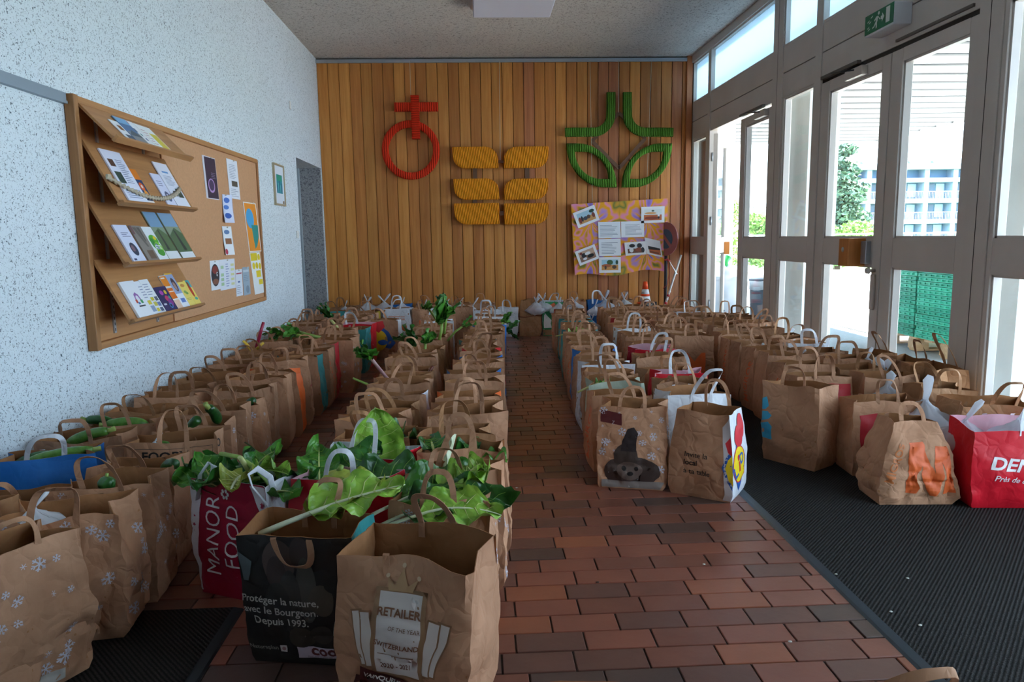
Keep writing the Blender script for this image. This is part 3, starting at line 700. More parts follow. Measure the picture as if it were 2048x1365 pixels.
# tie-dyed cloth with photos
def tiedye():
    mt = bpy.data.materials.new('tie_dye_cloth'); mt.use_nodes = True; nt = mt.node_tree; n = nt.nodes; L = nt.links; p = n['Principled BSDF']; p.inputs['Roughness'].default_value = .85
    tc = n.new('ShaderNodeTexCoord')
    ab_ = n.new('ShaderNodeVectorMath'); ab_.operation = 'ABSOLUTE'; L.new(tc.outputs['Object'], ab_.inputs[0])
    su = n.new('ShaderNodeVectorMath'); su.operation = 'SUBTRACT'; su.inputs[1].default_value = (.36, 0, .20); L.new(ab_.outputs[0], su.inputs[0])
    gr = n.new('ShaderNodeTexGradient'); gr.gradient_type = 'RADIAL'
    sx = n.new('ShaderNodeSeparateXYZ'); L.new(su.outputs[0], sx.inputs[0]); cb = n.new('ShaderNodeCombineXYZ'); L.new(sx.outputs['X'], cb.inputs['X']); L.new(sx.outputs['Z'], cb.inputs['Y']); L.new(cb.outputs[0], gr.inputs['Vector'])
    ln = n.new('ShaderNodeVectorMath'); ln.operation = 'LENGTH'; L.new(cb.outputs[0], ln.inputs[0])
    c2 = n.new('ShaderNodeCombineXYZ'); mu = n.new('ShaderNodeMath'); mu.operation = 'MULTIPLY'; mu.inputs[1].default_value = 9; L.new(gr.outputs['Fac'], mu.inputs[0]); L.new(mu.outputs[0], c2.inputs['X'])
    m2 = n.new('ShaderNodeMath'); m2.operation = 'MULTIPLY'; m2.inputs[1].default_value = 3.2; L.new(ln.outputs['Value'], m2.inputs[0]); L.new(m2.outputs[0], c2.inputs['Y'])
    no = n.new('ShaderNodeTexNoise'); no.inputs['Scale'].default_value = 1.15; no.inputs['Detail'].default_value = 1; L.new(c2.outputs[0], no.inputs['Vector'])
    cr = n.new('ShaderNodeValToRGB'); e = cr.color_ramp.elements
    e[0].position = .28; e[0].color = (*lin('8a6fc0'), 1); e[1].position = .38; e[1].color = (*lin('b48ad0'), 1)
    for ps, c in ((.44, 'f0a52a'), (.50, 'f2a81f'), (.55, 'e88bb8'), (.60, 'e9a02c'), (.66, '6d7a3a'), (.73, 'f0a830')): q = e.new(ps); q.color = (*lin(c), 1)
    L.new(no.outputs['Fac'], cr.inputs['Fac']); L.new(cr.outputs['Color'], p.inputs['Base Color'])
    return mt
cl0, cl1, cl2, cl3 = bw(1318, 832), bw(1805, 802), bw(1800, 1165), bw(1338, 1195)
cc = ((cl0[0] + cl2[0]) / 2, (cl0[1] + cl2[1]) / 2)
def cloth(u, v):
    a = [cl3[k] + (cl2[k] - cl3[k]) * u for k in (0, 1)]; b = [cl0[k] + (cl1[k] - cl0[k]) * u for k in (0, 1)]
    x = a[0] + (b[0] - a[0]) * v; z = a[1] + (b[1] - a[1]) * v + (1 - v) ** 3 * .025 * math.sin(u * 9.5 + .6)
    return (x - cc[0], -.012 + .010 * math.sin(u * 11 + v * 3) * (1 - v) ** .5, z - cc[1])
ct = empty('tie_dye_banner', (cc[0], YA - .03, cc[1])); tag(ct, 'orange and purple tie-dyed cloth banner hanging on the wood wall', 'banner')
MB().grid(cloth, 30, 20).grid(lambda u, v: (lambda q: (q[0], q[1] + .003, q[2]))(cloth(u, v)), 30, 20).build('cloth', tiedye(), ct)
for a, zt in ((1413, 820), (1723, 802)):
    p0 = bw(a, 115); p1 = bw(a + (12 if a < 1500 else -26), zt); string(ct, p0[0], 3.42, p1[0], p1[1], cc)

# ------------------------------------------------------------------ printed sheets
PC = {}
def ink(h):
    k = 'ink_' + h
    if k not in PC: PC[k] = M(k, h, .55)
    return PC[k]
def sheet(name, label, cat, origin, ux, uy, w, h, paper, marks, group=None, curl=0.0, th=.0012):
    """a printed sheet: ux, uy unit vectors across and up, marks in sheet coordinates (0..w, 0..h)"""
    ux = Vector(ux).normalized(); uy = Vector(uy).normalized(); nn = ux.cross(uy).normalized()
    o = empty(name, origin)
    def at(a, b, k): return ux * a + uy * b + nn * (k + curl * (a / w - .0) ** 2 + curl * .6 * (1 - b / h) ** 2)
    mb = MB(); nu = nv = 6
    mb.grid(lambda u, v: at(u * w, v * h, th), nu, nv).grid(lambda u, v: at(u * w, v * h, 0), nu, nv)
    mb.add([at(0, 0, 0), at(w, 0, 0), at(w, h, 0), at(0, h, 0), at(0, 0, th), at(w, 0, th), at(w, h, th), at(0, h, th)], [(0, 1, 5, 4), (1, 2, 6, 5), (2, 3, 7, 6), (3, 0, 4, 7)])
    mb.build('paper', ink(paper), o)
    if marks:
        cols = []; mb = MB()
        for lay, (kind, c, *a) in enumerate(marks):
            if c not in cols: cols.append(c)
            if kind == 'r': sh = rect2d(a[0] * w, a[1] * w, a[2] * h, a[3] * h, .06)
            elif kind == 'e': sh = ell2d(a[0] * w, a[1] * h, a[2] * w, a[3] * h, 18, .06)
            elif kind == 'p': sh = poly2d([(x * w, y * h) for x, y in a[0]], .06)
            elif kind == 't': sh = move2d(text2d(a[0], a[3] * h, a[4] if len(a) > 4 else 0), a[1] * w, a[2] * h)
            mb.add([at(x, y, th + .0003 + .00012 * lay) for x, y in sh[0]], sh[1], cols.index(c))
        me = bpy.data.meshes.new('print'); me.from_pydata(mb.v, [], mb.f); me.polygons.foreach_set('material_index', mb.mi)
        link('print', me, [ink(c) for c in cols], o)
    tag(o, label, cat, group)
    return o
def lines(c, x0, x1, y0, y1, n, seed=0, fill=.45):
    r = random.Random(seed); q = []; s = (y1 - y0) / n
    for i in range(n): q.append(('r', c, x0, x0 + (x1 - x0) * r.uniform(.6, 1), y0 + i * s, y0 + i * s + s * fill))
    return q
# photos and sheets on the banner
YP = YA - .062
def bsheet(label, cat, c0, c1, c3, paper, marks, grp=None):
    """c0 lower left, c1 lower right, c3 upper left, read in the zoomed photograph"""
    def q(c): p = on_y(1120 + c[0] / 6.204, 380 + c[1] / 6.204, YP); return p
    a, b, d = q(c0), q(c1), q(c3)
    sheet('photo_print' if cat == 'photo' else 'text_sheet', label, cat, a, b - a, d - a, (b - a).length, (d - a).length, paper, marks, grp)
def scene_marks(sky, gnd, items, x0=.12, x1=.88, y0=.16, y1=.84, hz=.5):
    m_ = [('r', gnd, x0, x1, y0, y1), ('r', sky, x0, x1, y0 + (y1 - y0) * hz, y1)]
    for c, x, y, rx, ry in items: m_.append(('e', c, x, y, rx, ry))
    return m_
bsheet('tilted photo of a group outdoors at the upper left of the banner', 'photo', (228, 478), (492, 372), (158, 290), 'ecebef', scene_marks('a8c8d8', 'c8955a', [('3a3f44', .3, .45, .05, .18), ('2f4a3a', .8, .72, .12, .1), ('7a3a2e', .82, .45, .07, .16), ('434b58', .45, .42, .1, .12), ('5d463c', .6, .45, .08, .12), ('8b3c30', .2, .4, .06, .2)]))
bsheet('photo of a person on red earth at the upper right of the banner', 'photo', (1005, 415), (1295, 405), (1008, 212), 'ecebef', scene_marks('dfe4e4', 'c4683e', [('e0a060', .4, .6, .26, .06), ('8a3c28', .45, .3, .3, .1), ('e8e8ea', .75, .5, .05, .15), ('33353a', .75, .32, .04, .08), ('4b5a4a', .5, .74, .06, .05)]))
bsheet('typed text sheet, first of the two at the centre of the banner', 'notice', (478, 603), (755, 597), (470, 400), 'e9ebf2', lines('8d94a5', .08, .92, .12, .85, 9, 1, .3))
bsheet('typed text sheet, second of the two at the centre of the banner', 'notice', (760, 592), (1045, 582), (757, 395), 'e9ebf2', lines('8d94a5', .18, .92, .15, .85, 9, 2, .3))
bsheet('typed text sheet below the pair at the centre of the banner', 'notice', (485, 822), (757, 815), (478, 612), 'e9ebf2', lines('8d94a5', .12, .92, .12, .85, 8, 3, .3))
bsheet('tilted photo of a crowd at the lower left of the banner', 'photo', (248, 945), (492, 848), (182, 770), 'ecebef', scene_marks('c7a48e', '8c6a5a', [('2c2c33', .35, .55, .12, .15), ('e4e2e6', .55, .6, .14, .1), ('1f2024', .65, .38, .16, .12), ('dcdce2', .35, .32, .1, .08), ('7c2f2c', .24, .72, .07, .08)]))
bsheet('photo of huts and a tree at the foot of the banner', 'photo', (485, 1030), (755, 1026), (483, 836), 'ecebef', scene_marks('a5cfe0', 'd59a55', [('3c5c3a', .5, .66, .14, .16), ('b0603c', .35, .45, .22, .1), ('44342c', .3, .33, .05, .12), ('4a372e', .7, .36, .1, .12), ('2f4b35', .82, .66, .06, .14)]))
bsheet('photo of people seated close together in the middle of the banner', 'photo', (815, 818), (1075, 800), (798, 655), 'ecebef', scene_marks('d9dce2', '6b4638', [('27262b', .35, .72, .14, .14), ('2c2a30', .7, .7, .12, .18), ('8c4a38', .65, .4, .16, .16), ('dfe0e4', .3, .4, .1, .18), ('33353c', .84, .36, .08, .2)]))
bsheet('curling photo of a long dark roof beside the no-stopping sign', 'photo', (1080, 795), (1272, 838), (1048, 590), 'e6e6ec', [('r', 'c4683e', .18, .92, .1, .52), ('p', '2f2826', [(.14, .3), (.92, .42), (.92, .52), (.14, .52)]), ('r', '8a4a30', .2, .8, .14, .24)])

# ------------------------------------------------------------------ notice board on the left wall
m_oak = wood('board_oak', '9c6a41', 'bb8656', 2, 1.2, .5)
m_oak_y = wood('board_oak_long', 'a06e45', 'bd8958', 1, 1.2, .5)
nb = empty('notice_board', (XL, 3.65, .72)); tag(nb, 'long wooden notice board with brochure shelves and a cork half on the white wall', 'notice board')
W_, Hh = 2.97, 1.235
MB().box(.002, .012, .03, W_ - .03, .03, Hh - .03).build('back_panel', m_oak_y, nb)
MB().box(.002, .05, 0, .04, 0, Hh, ch=.003).build('frame_side', m_oak, nb); MB().box(.002, .035, W_ - .035, W_, 0, Hh, ch=.003).build('frame_side', m_oak, nb)
MB().box(.002, .04, .04, W_ - .035, 0, .035, ch=.003).build('frame_bottom', m_oak_y, nb); MB().box(.002, .04, .04, W_ - .035, Hh - .035, Hh, ch=.003).build('frame_top', m_oak_y, nb)
MB().box(.012, .022, 1.0, W_ - .035, .035, Hh - .035).build('cork_panel', M('cork', 'c8966f', .95, var=.06, vscale=60, bump=.2, bscale=150), nb)
for yy in (.24, .76):
    b = MB().box(.012, .02, yy, yy + .022, .06, Hh - .06)
    b.build('slotted_upright', m_alu, nb)
    q = MB()
    for k in range(8): q.box(.0195, .0205, yy + .007, yy + .015, .07 + k * .03, .085 + k * .03)
    q.build('slot', m_dark, nb)
SH = [(1.92, 1.755), (1.752, 1.45), (1.456, 1.148), (1.17, .862)]
XS0, XS1 = XL + .045, -1.742
shelves = []
for zt, zb in SH:
    o = empty('brochure_shelf', (0, 0, 0)); o.parent = nb; o.location = (-XL, -3.65, -.72)
    t = .012
    d = Vector((XS1 - XS0, 0, zb - zt)).normalized(); nrm = Vector((-d.z, 0, d.x)); 
    if nrm.z < 0: nrm = -nrm
    P = lambda x, z, y, k: tuple(Vector((x, y, z)) + nrm * k)
    MB().hull8([P(XS0, zt, 3.70, -t), P(XS1, zb, 3.70, -t), P(XS1, zb, 4.63, -t), P(XS0, zt, 4.63, -t)], [P(XS0, zt, 3.70, 0), P(XS1, zb, 3.70, 0), P(XS1, zb, 4.63, 0), P(XS0, zt, 4.63, 0)]).build('sloped_board', m_oak_y, o)
    e = Vector((XS1, 0, zb)); f = e + d * .014
    MB().hull8([tuple(Vector((e.x, 3.69, e.z)) - nrm * .014), tuple(Vector((f.x, 3.69, f.z)) - nrm * .014), tuple(Vector((f.x, 4.64, f.z)) - nrm * .014), tuple(Vector((e.x, 4.64, e.z)) - nrm * .014)],
               [tuple(Vector((e.x, 3.69, e.z)) + nrm * .022), tuple(Vector((f.x, 3.69, f.z)) + nrm * .022), tuple(Vector((f.x, 4.64, f.z)) + nrm * .022), tuple(Vector((e.x, 4.64, e.z)) + nrm * .022)]).build('lip', m_oak_y, o)
    shelves.append((Vector((XS1, 0, zb)), -d, nrm))
def broch(sh, y0, w, h, name, label, paper, marks, lift=0, cat='brochure', n=1, up=0):
    base, upv, nrm = shelves[sh]
    # sheets stand on the lip, facing up and into the room; +Y runs to the right as seen from the room
    o = Vector((base.x, y0, base.z)) + nrm * (.002 + lift) + upv * (.002 + up)
    return sheet(name, label, cat, o, (0, 1, 0), upv, w, h, paper, marks, 'papers on the brochure shelves', th=.002 * n)
T1 = lines('8a93b0', .12, .85, .55, .85, 6, 5, .35)
broch(0, 3.86, .125, .15, 'flyer', 'white flyer with a brown picture on the top shelf of the board', 'eceef2', [('r', '8c5a30', .25, .6, .55, .78), ('r', '59677a', .2, .8, .12, .35)], n=2)
broch(0, 3.955, .14, .19, 'brochure', 'brochure with a grey-blue landscape cover on the top shelf', '5b7ba5', [('r', '8b8c90', .0, 1, .0, .45), ('p', '55606a', [(0, .3), (.5, .55), (1, .35), (1, .3)]), ('r', '7fb0d8', 0, 1, .75, 1)], .003, n=2)
broch(0, 4.08, .10, .19, 'flyer', 'narrow flyer with small coloured pictures on the top shelf', 'e8e9ee', [('r', '5a6a80', .15, .35, .55, .7), ('r', '3f8f88', .4, .6, .42, .52), ('r', 'c83a4a', .05, .3, .86, .97), ('r', '4a5a8a', .5, .7, .25, .35)], .002, n=2)
broch(0, 4.19, .20, .19, 'flyer', 'white and yellow flyer, the last one on the top shelf', 'eceff0', [('r', 'd9c648', .5, .95, .1, .7)] + lines('c9a0a8', .08, .42, .2, .85, 6, 7, .3), .001, n=2)
broch(1, 3.79, .215, .295, 'leaflet', 'large white leaflet stack with two photos on the second shelf', 'dfe2f4', [('r', '5b4034', .12, .38, .68, .82), ('r', '33473f', .1, .42, .36, .58)] + lines('8089a8', .48, .92, .38, .85, 12, 9, .35) + lines('8089a8', .1, .92, .08, .28, 5, 10, .35), n=4)
broch(1, 4.01, .085, .21, 'flyer', 'narrow orange and navy flyer on the second shelf', 'e9e6e6', [('r', 'e07f25', 0, 1, .7, 1), ('r', '24406a', 0, 1, .1, .7), ('e', 'e8642a', .5, .5, .3, .12), ('e', 'f0a040', .6, .3, .25, .1), ('e', 'd9e4ea', .5, .5, .12, .05)], n=1)
broch(1, 4.255, .125, .205, 'brochure', 'pale lilac brochure with a heart emblem on the second shelf', 'd9dcf4', lines('8d93b4', .2, .8, .62, .82, 3, 12, .4) + [('e', '5a6488', .55, .3, .26, .16), ('e', 'd9dcf4', .55, .3, .12, .08)], n=3)
broch(1, 4.385, .19, .29, 'leaflet', 'tall white leaflet with a blue heading on the second shelf', 'e6e8f6', [('r', '6aa0d8', .3, .75, .77, .81), ('r', '4d4a3c', .25, .5, .24, .36), ('r', '4a5044', .52, .9, .22, .42)] + lines('979fb8', .18, .85, .48, .72, 8, 14, .35), .002, n=3)
broch(2, 3.775, .145, .21, 'brochure', 'pale blue brochure with a heart emblem on the third shelf', 'd8ddf3', lines('7d84a8', .25, .85, .68, .82, 3, 15, .4) + [('e', '3c4358', .55, .34, .24, .18), ('e', '8a6a74', .5, .36, .12, .09), ('r', '2d3c66', .1, .3, .04, .09)], n=4)
broch(2, 3.95, .13, .21, 'brochure', 'brown-grey brochure with bold strokes on the third shelf', '8d8680', [('p', '6a645f', [(.2, .95), (.5, .95), (.75, .4), (.6, .4)]), ('p', '5f5a56', [(.55, .95), (.8, .95), (.8, .55), (.7, .55)]), ('r', '75555a', .0, .18, .75, 1), ('r', '6e5a4c', .3, .85, .06, .3)], n=3)
fb = broch(2, 4.085, .125, .205, 'brochure', 'white brochure with bright green leaves on the third shelf', 'e8edf2', [('e', '5fae3a', .5, .6, .42, .16), ('e', '3d8a3c', .3, .5, .2, .16), ('e', '8cc84a', .6, .36, .36, .18), ('e', 'e8c93c', .68, .66, .14, .06), ('e', '2f6a8a', .5, .4, .16, .1), ('e', '4f9c3c', .55, .22, .34, .1), ('t', 'f2f5f7', 'FÊTE', .55, .32, .17, .02)], n=3)
broch(2, 4.205, .165, .30, 'brochure', 'mountain photo brochure, first of the two alike on the third shelf', '8c9c86', [('r', '7fa3c4', 0, 1, .68, 1), ('p', '5d7350', [(0, .15), (1, .15), (1, .5), (.5, .66), (0, .55)]), ('p', '42453f', [(.3, .2), (.5, .2), (.42, .62), (.34, .62)]), ('r', 'e2e5ea', 0, 1, 0, .17)], .002, n=3)
broch(2, 4.395, .195, .30, 'brochure', 'mountain photo brochure, second of the two alike on the third shelf', '8f9e88', [('r', '86a9ca', 0, 1, .7, 1), ('p', '587050', [(0, .12), (1, .12), (1, .55), (.6, .68), (0, .5)]), ('p', '3f423d', [(.45, .18), (.68, .18), (.55, .6), (.45, .64)]), ('r', 'dfe3e8', 0, 1, 0, .14)], .002, n=3)
broch(3, 3.775, .155, .205, 'booklet', 'thick white booklet stack with a rainbow of blocks on the bottom shelf', 'e8ebf2', [('p', '9a6ab0', [(.4, .45), (.45, .62), (.6, .68), (.75, .6), (.8, .42), (.72, .42), (.68, .55), (.6, .6), (.5, .55), (.47, .45)]), ('r', 'c2503c', .36, .5, .38, .48), ('r', '3f8f5c', .68, .84, .36, .46), ('r', '4a74b0', .45, .6, .34, .4), ('r', '40434c', .4, .85, .27, .31)], n=6)
broch(3, 3.945, .07, .20, 'leaflet', 'slim white leaflet behind the booklet stack on the bottom shelf', 'e8ebf2', lines('8d96b4', .2, .9, .5, .9, 5, 17, .3) + [('r', 'd9c648', .3, .95, .3, .42), ('r', '8fa0c0', .3, .95, .08, .26)], n=2)
broch(3, 4.005, .105, .205, 'leaflet', 'slim white leaflet with yellow squares on the bottom shelf', 'eaedf3', lines('8d96b4', .12, .85, .55, .92, 5, 18, .3) + [('r', 'd6c23c', .1, .45, .38, .48), ('r', '5a6070', .55, .9, .36, .48), ('r', 'c8bc50', .15, .5, .22, .34), ('r', '6a7aa8', .55, .9, .2, .32), ('r', 'd6c23c', .1, .4, .06, .16), ('r', '55607a', .5, .85, .05, .16)], .001, n=2)
broch(3, 4.115, .155, .15, 'booklet', 'dark violet booklet with colourful doodles on the bottom shelf', '35305f', [('e', 'b04ab0', .4, .75, .14, .1), ('e', 'd8b83c', .72, .75, .1, .09), ('e', 'c2406a', .6, .5, .16, .12), ('e', '4aa08c', .82, .5, .08, .1), ('e', '8a3c8c', .72, .32, .2, .16), ('e', '3f8fd0', .6, .2, .12, .11), ('e', '28244c', .6, .2, .08, .07), ('r', 'd9dbe8', .08, .3, .25, .32)], n=3)
broch(3, 4.265, .10, .215, 'leaflet', 'orange and white leaflet on the bottom shelf', 'e9e4e2', [('r', 'e98a2e', 0, 1, .68, .98), ('r', 'e07528', .1, 1, .3, .62), ('r', 'f4e6da', .1, .6, .9, .94), ('r', 'f6dccc', .2, .85, .5, .53), ('r', 'e6c3ae', .0, 1, .0, .26)], n=2)
broch(3, 4.35, .10, .225, 'leaflet', 'leaflet with a portrait photo under a yellow edge on the bottom shelf', 'e8ecf4', [('r', 'e8b84a', 0, 1, .96, 1), ('r', '9aaad0', 0, 1, .4, .96), ('e', '4a3c48', .55, .66, .28, .2), ('e', 'b08a80', .5, .62, .16, .12), ('r', '6a86c8', .2, .8, .14, .26)], .001, n=2)
broch(3, 4.455, .10, .16, 'leaflet', 'yellow leaflet with a small green sprig on the bottom shelf', 'efd873', [('e', 'd0904a', .5, .85, .3, .07), ('e', '8fae5a', .4, .58, .22, .06), ('e', '7aa050', .55, .52, .18, .05)] + lines('a89a50', .1, .8, .25, .35, 2, 19, .35), n=2)
broch(3, 4.545, .085, .165, 'leaflet', 'yellow and turquoise leaflet with a red figure on the bottom shelf', 'efd46a', [('r', '3fa8b0', .35, 1, .7, 1), ('e', 'c23c28', .5, .6, .22, .3), ('e', '8c4a2c', .55, .82, .16, .12), ('e', '4fae9a', .62, .24, .26, .06)], .001, n=2)
# braided cord along the second shelf
base, upv, nrm = shelves[1]
bc = empty('braided_cord', (0, 0, 0)); tag(bc, 'braided straw cord draped along the second brochure shelf', 'cord')
bc.location = (base.x, 3.69, base.z)
def cordp(t): return Vector((0, t * .86, 0)) + upv * (.035 + .09 * (2 * t - 1) ** 2) + nrm * .016
m_straw = M('straw', 'b7aa95', .9, var=.2, vscale=60)
for ph in range(3):
    MB().tube([cordp(k / 60) + upv * (.008 * math.sin(k * .9 + ph * 2.09)) + nrm * (.006 * math.sin(k * 1.8 + ph * 4.18)) for k in range(61)], .0065, 6).build('strand', m_straw, bc)
MB().box(.0, .012, -.012, .02, -.012, .012).build('cord_end', m_straw, bc).location = tuple(cordp(0) - Vector((0, .01, 0)))
# notices pinned on the cork half
XC = XL + .0235
def pinned(label, px, paper, marks, name='notice', curl=0.0):
    """px: upper-left, upper-right, lower-left corner in the zoomed photograph"""
    def q(c): p = on_x(390 + c[0] / 3.792, 280 + c[1] / 3.792, XC); return p
    a, b, c = q(px[0]), q(px[1]), q(px[2])
    w_ = b.y - a.y; h_ = (a - c).length
    o = sheet(name, label, 'notice', c, (0, 1, .0), a - c, w_, h_, paper, marks, 'notices pinned on the cork panel', curl)
    MB().tube([(.004 + curl * .3, w_ * .5, h_ - .008), (.014 + curl * .3, w_ * .5, h_ - .008)], [.004, .005], 8).build('pin', ink('e8e4dc'), o)
pinned('dark violet poster with a glowing heart on the cork panel', ((50, 112), (148, 130), (88, 443)), 'd9d6e2', [('r', '3a2a3e', .13, .98, .02, .98), ('e', 'b58fc8', .5, .32, .26, .17), ('e', '4c3a5c', .5, .33, .2, .13)] + lines('8a7a9c', .55, .9, .5, .66, 4, 20, .3))
pinned('white typed notice with a small photo on the cork panel', ((235, 138), (315, 152), (265, 442)), 'e6e8f2', [('r', '5b5348', .3, .85, .32, .46)] + lines('9aa1b6', .15, .85, .52, .9, 9, 21, .3) + lines('9aa1b6', .15, .85, .06, .28, 5, 22, .3))
pinned('folded flyer with blue figures curling off the cork panel', ((205, 412), (248, 420), (210, 628)), 'd6dbf4', [('e', '3f6ac0', .5, .8, .3, .1), ('e', '4a78c8', .4, .55, .3, .08), ('e', '2f5ab0', .5, .25, .35, .1)], 'flyer', .03)
pinned('small white flyer with a brown photo curling off the cork panel', ((203, 655), (252, 652), (222, 875)), 'e6e8ee', [('r', '8a5a3a', .25, .9, .38, .58), ('e', '5a7aa8', .5, .8, .3, .08), ('e', 'b02c48', .2, .12, .18, .1)], 'flyer', .02)
pinned('orange poster with a blue and a teal shape at the edge of the cork panel', ((362, 468), (458, 475), (412, 852)), 'eae6e0', [('r', 'ec9432', .05, .95, .02, .98), ('e', '4aa6dc', .38, .68, .3, .2), ('p', '2f8f88', [(.42, .55), (.95, .55), (.9, .3), (.7, .12), (.52, .06), (.48, .2)])], 'poster')
pinned('yellow and white poster at the lower edge of the cork panel', ((412, 855), (488, 855), (455, 1175)), 'eceff0', [('r', 'e8cf2e', .05, .7, .8, .98), ('e', 'e8cf2e', .85, .88, .13, .08), ('e', 'e8cf2e', .25, .68, .14, .08), ('e', 'e8cf2e', .55, .68, .13, .08), ('e', 'e8cf2e', .85, .66, .13, .08), ('r', 'e8cf2e', .4, .85, .4, .56), ('r', 'e8cf2e', .55, .95, .22, .34)], 'poster')
pinned('white card with a dark oval and letter G on the cork panel', ((110, 918), (182, 925), (125, 1145)), 'e4e7ef', [('e', '2b2a33', .5, .5, .44, .38), ('e', '8a3a34', .5, .68, .3, .14), ('e', '8a5a48', .5, .28, .3, .1), ('t', 'eef0f4', 'G', .68, .46, .2, .02)], 'card')
pinned('white timetable sheet with green and yellow blocks on the cork panel', ((182, 910), (298, 905), (195, 1145)), 'e2e5ef', [('r', 'a9c8a0', .06, .24, y_, y_ + .1) for y_ in (.15, .3, .45, .7)] + [('r', 'd8d8a0', .7, .92, y_, y_ + .08) for y_ in (.12, .28, .44, .6, .76)] + lines('9aa4c8', .36, .58, .1, .9, 10, 25, .4))
pinned('slim white flyer with a red heading on the cork panel', ((305, 985), (355, 985), (315, 1190)), 'e0e4ee', [('r', 'b5485a', .1, .9, .82, .87), ('r', '4f6a9c', .3, .6, .5, .56)] + lines('a4abc0', .1, .85, .1, .45, 5, 26, .3), 'flyer')
pinned('slim grey-blue flyer on the cork panel', ((357, 968), (408, 965), (372, 1182)), '9fb0bf', [('e', '7d8fa0', .6, .2, .25, .14), ('r', 'c9d2da', .1, .9, .82, .9)] + lines('7f90a2', .12, .85, .5, .75, 4, 27, .3), 'flyer')
# framed picture and switch by the door
fp = empty('framed_picture', (XL, 7.19, 1.59)); tag(fp, 'small framed picture of teal shapes on the white wall beside the door', 'picture')
MB().box(.001, .02, 0, .018, 0, .40).box(.001, .02, .352, .37, 0, .40).box(.001, .02, .018, .352, 0, .018).box(.001, .02, .018, .352, .382, .40).build('frame', M('frame_gilt', 'b9a98a', .4, metal=.3), fp)
MB().box(.004, .010, .018, .352, .018, .382).build('mount', ink('dfe4ee'), fp)
MB().box(.010, .0105, .09, .30, .12, .30).build('picture_sheet', ink('2f8fa0'), fp)
q = MB()
for k in range(5): q.box(.0105, .0109, .11 + k * .036, .13 + k * .036, .13, .20 + .02 * (k % 3), k % 2)
q.box(.0105, .0109, .1, .29, .24, .295, 2).build('picture_shapes', [ink('1f5a80'), ink('6ac0c0'), ink('2f9a80')], fp)
MB().box(.0105, .011, .29, .335, .022, .05).build('caption_plate', ink('7a5a34'), fp)
sw = empty('light_switch', (XL, 7.98, 1.27)); tag(sw, 'white light switch on the plaster wall near the grey door', 'light switch')
MB().box(.001, .010, 0, .08, 0, .08, ch=.003).build('plate', m_white, sw); MB().box(.010, .014, .02, .06, .02, .06, ch=.002).build('rocker', m_white, sw)
o = MB().box(XL + .001, XL + .012, 7.98, 8.03, 2.62, 2.70, ch=.002).build('wall_plate', m_white); tag(o, 'small blank white cover plate high on the plaster wall', 'cover plate')

# ------------------------------------------------------------------ paper bags
def kraft(name, a, b, rough=.75, crease=.8):
    """crumpled paper: two-tone fibres, a web of creases as relief"""
    if name in MATS: return MATS[name]
    mt = bpy.data.materials.new(name); mt.use_nodes = True; nt = mt.node_tree; n = nt.nodes; L = nt.links; p = n['Principled BSDF']
    p.inputs['Roughness'].default_value = rough; p.inputs['Specular IOR Level'].default_value = .3
    tc = n.new('ShaderNodeTexCoord'); oi = n.new('ShaderNodeObjectInfo'); mu = n.new('ShaderNodeMath'); mu.operation = 'MULTIPLY'; mu.inputs[1].default_value = 71
    L.new(oi.outputs['Random'], mu.inputs[0]); ad = n.new('ShaderNodeVectorMath'); L.new(tc.outputs['Object'], ad.inputs[0]); L.new(mu.outputs[0], ad.inputs[1])
    no = n.new('ShaderNodeTexNoise'); no.inputs['Scale'].default_value = 9; no.inputs['Detail'].default_value = 6; L.new(ad.outputs[0], no.inputs['Vector'])
    cr = n.new('ShaderNodeValToRGB'); cr.color_ramp.elements[0].position = .3; cr.color_ramp.elements[1].position = .7
    cr.color_ramp.elements[0].color = (*lin(a), 1); cr.color_ramp.elements[1].color = (*lin(b), 1); L.new(no.outputs['Fac'], cr.inputs['Fac'])
    r2 = n.new('ShaderNodeMapRange'); r2.inputs['To Min'].default_value = .84; r2.inputs['To Max'].default_value = 1.14; L.new(oi.outputs['Random'], r2.inputs['Value'])
    vm = n.new('ShaderNodeVectorMath'); vm.operation = 'SCALE'; L.new(cr.outputs['Color'], vm.inputs[0]); L.new(r2.outputs[0], vm.inputs['Scale']); L.new(vm.outputs[0], p.inputs['Base Color'])
    vo = n.new('ShaderNodeTexVoronoi'); vo.feature = 'DISTANCE_TO_EDGE'; vo.inputs['Scale'].default_value = 15
    n3 = n.new('ShaderNodeTexNoise'); n3.inputs['Scale'].default_value = 5; n3.inputs['Detail'].default_value = 3; L.new(ad.outputs[0], n3.inputs['Vector'])
    a3 = n.new('ShaderNodeVectorMath'); a3.operation = 'MULTIPLY_ADD'; a3.inputs[1].default_value = (.22, .22, .22); L.new(n3.outputs['Color'], a3.inputs[0]); L.new(ad.outputs[0], a3.inputs[2])
    L.new(a3.outputs[0], vo.inputs['Vector'])
    mn = n.new('ShaderNodeMath'); mn.operation = 'MINIMUM'; mn.inputs[1].default_value = .22; L.new(vo.outputs['Distance'], mn.inputs[0])
    b1 = n.new('ShaderNodeBump'); b1.inputs['Strength'].default_value = crease; b1.inputs['Distance'].default_value = .012; L.new(mn.outputs[0], b1.inputs['Height'])
    b2 = n.new('ShaderNodeBump'); b2.inputs['Strength'].default_value = .25; b2.inputs['Distance'].default_value = .008; L.new(no.outputs['Fac'], b2.inputs['Height']); L.new(b1.outputs[0], b2.inputs['Normal'])
    L.new(b2.outputs[0], p.inputs['Normal'])
    MATS[name] = mt
    return mt
K = kraft('kraft_paper', 'a8795b', 'c09070')
KI = kraft('kraft_inside', '99673f', 'ad7850', crease=.3)
KD = kraft('kraft_tan', '9a6d49', 'b0815c')
KW = kraft('white_paper', 'd5d6de', 'e6e7ec')
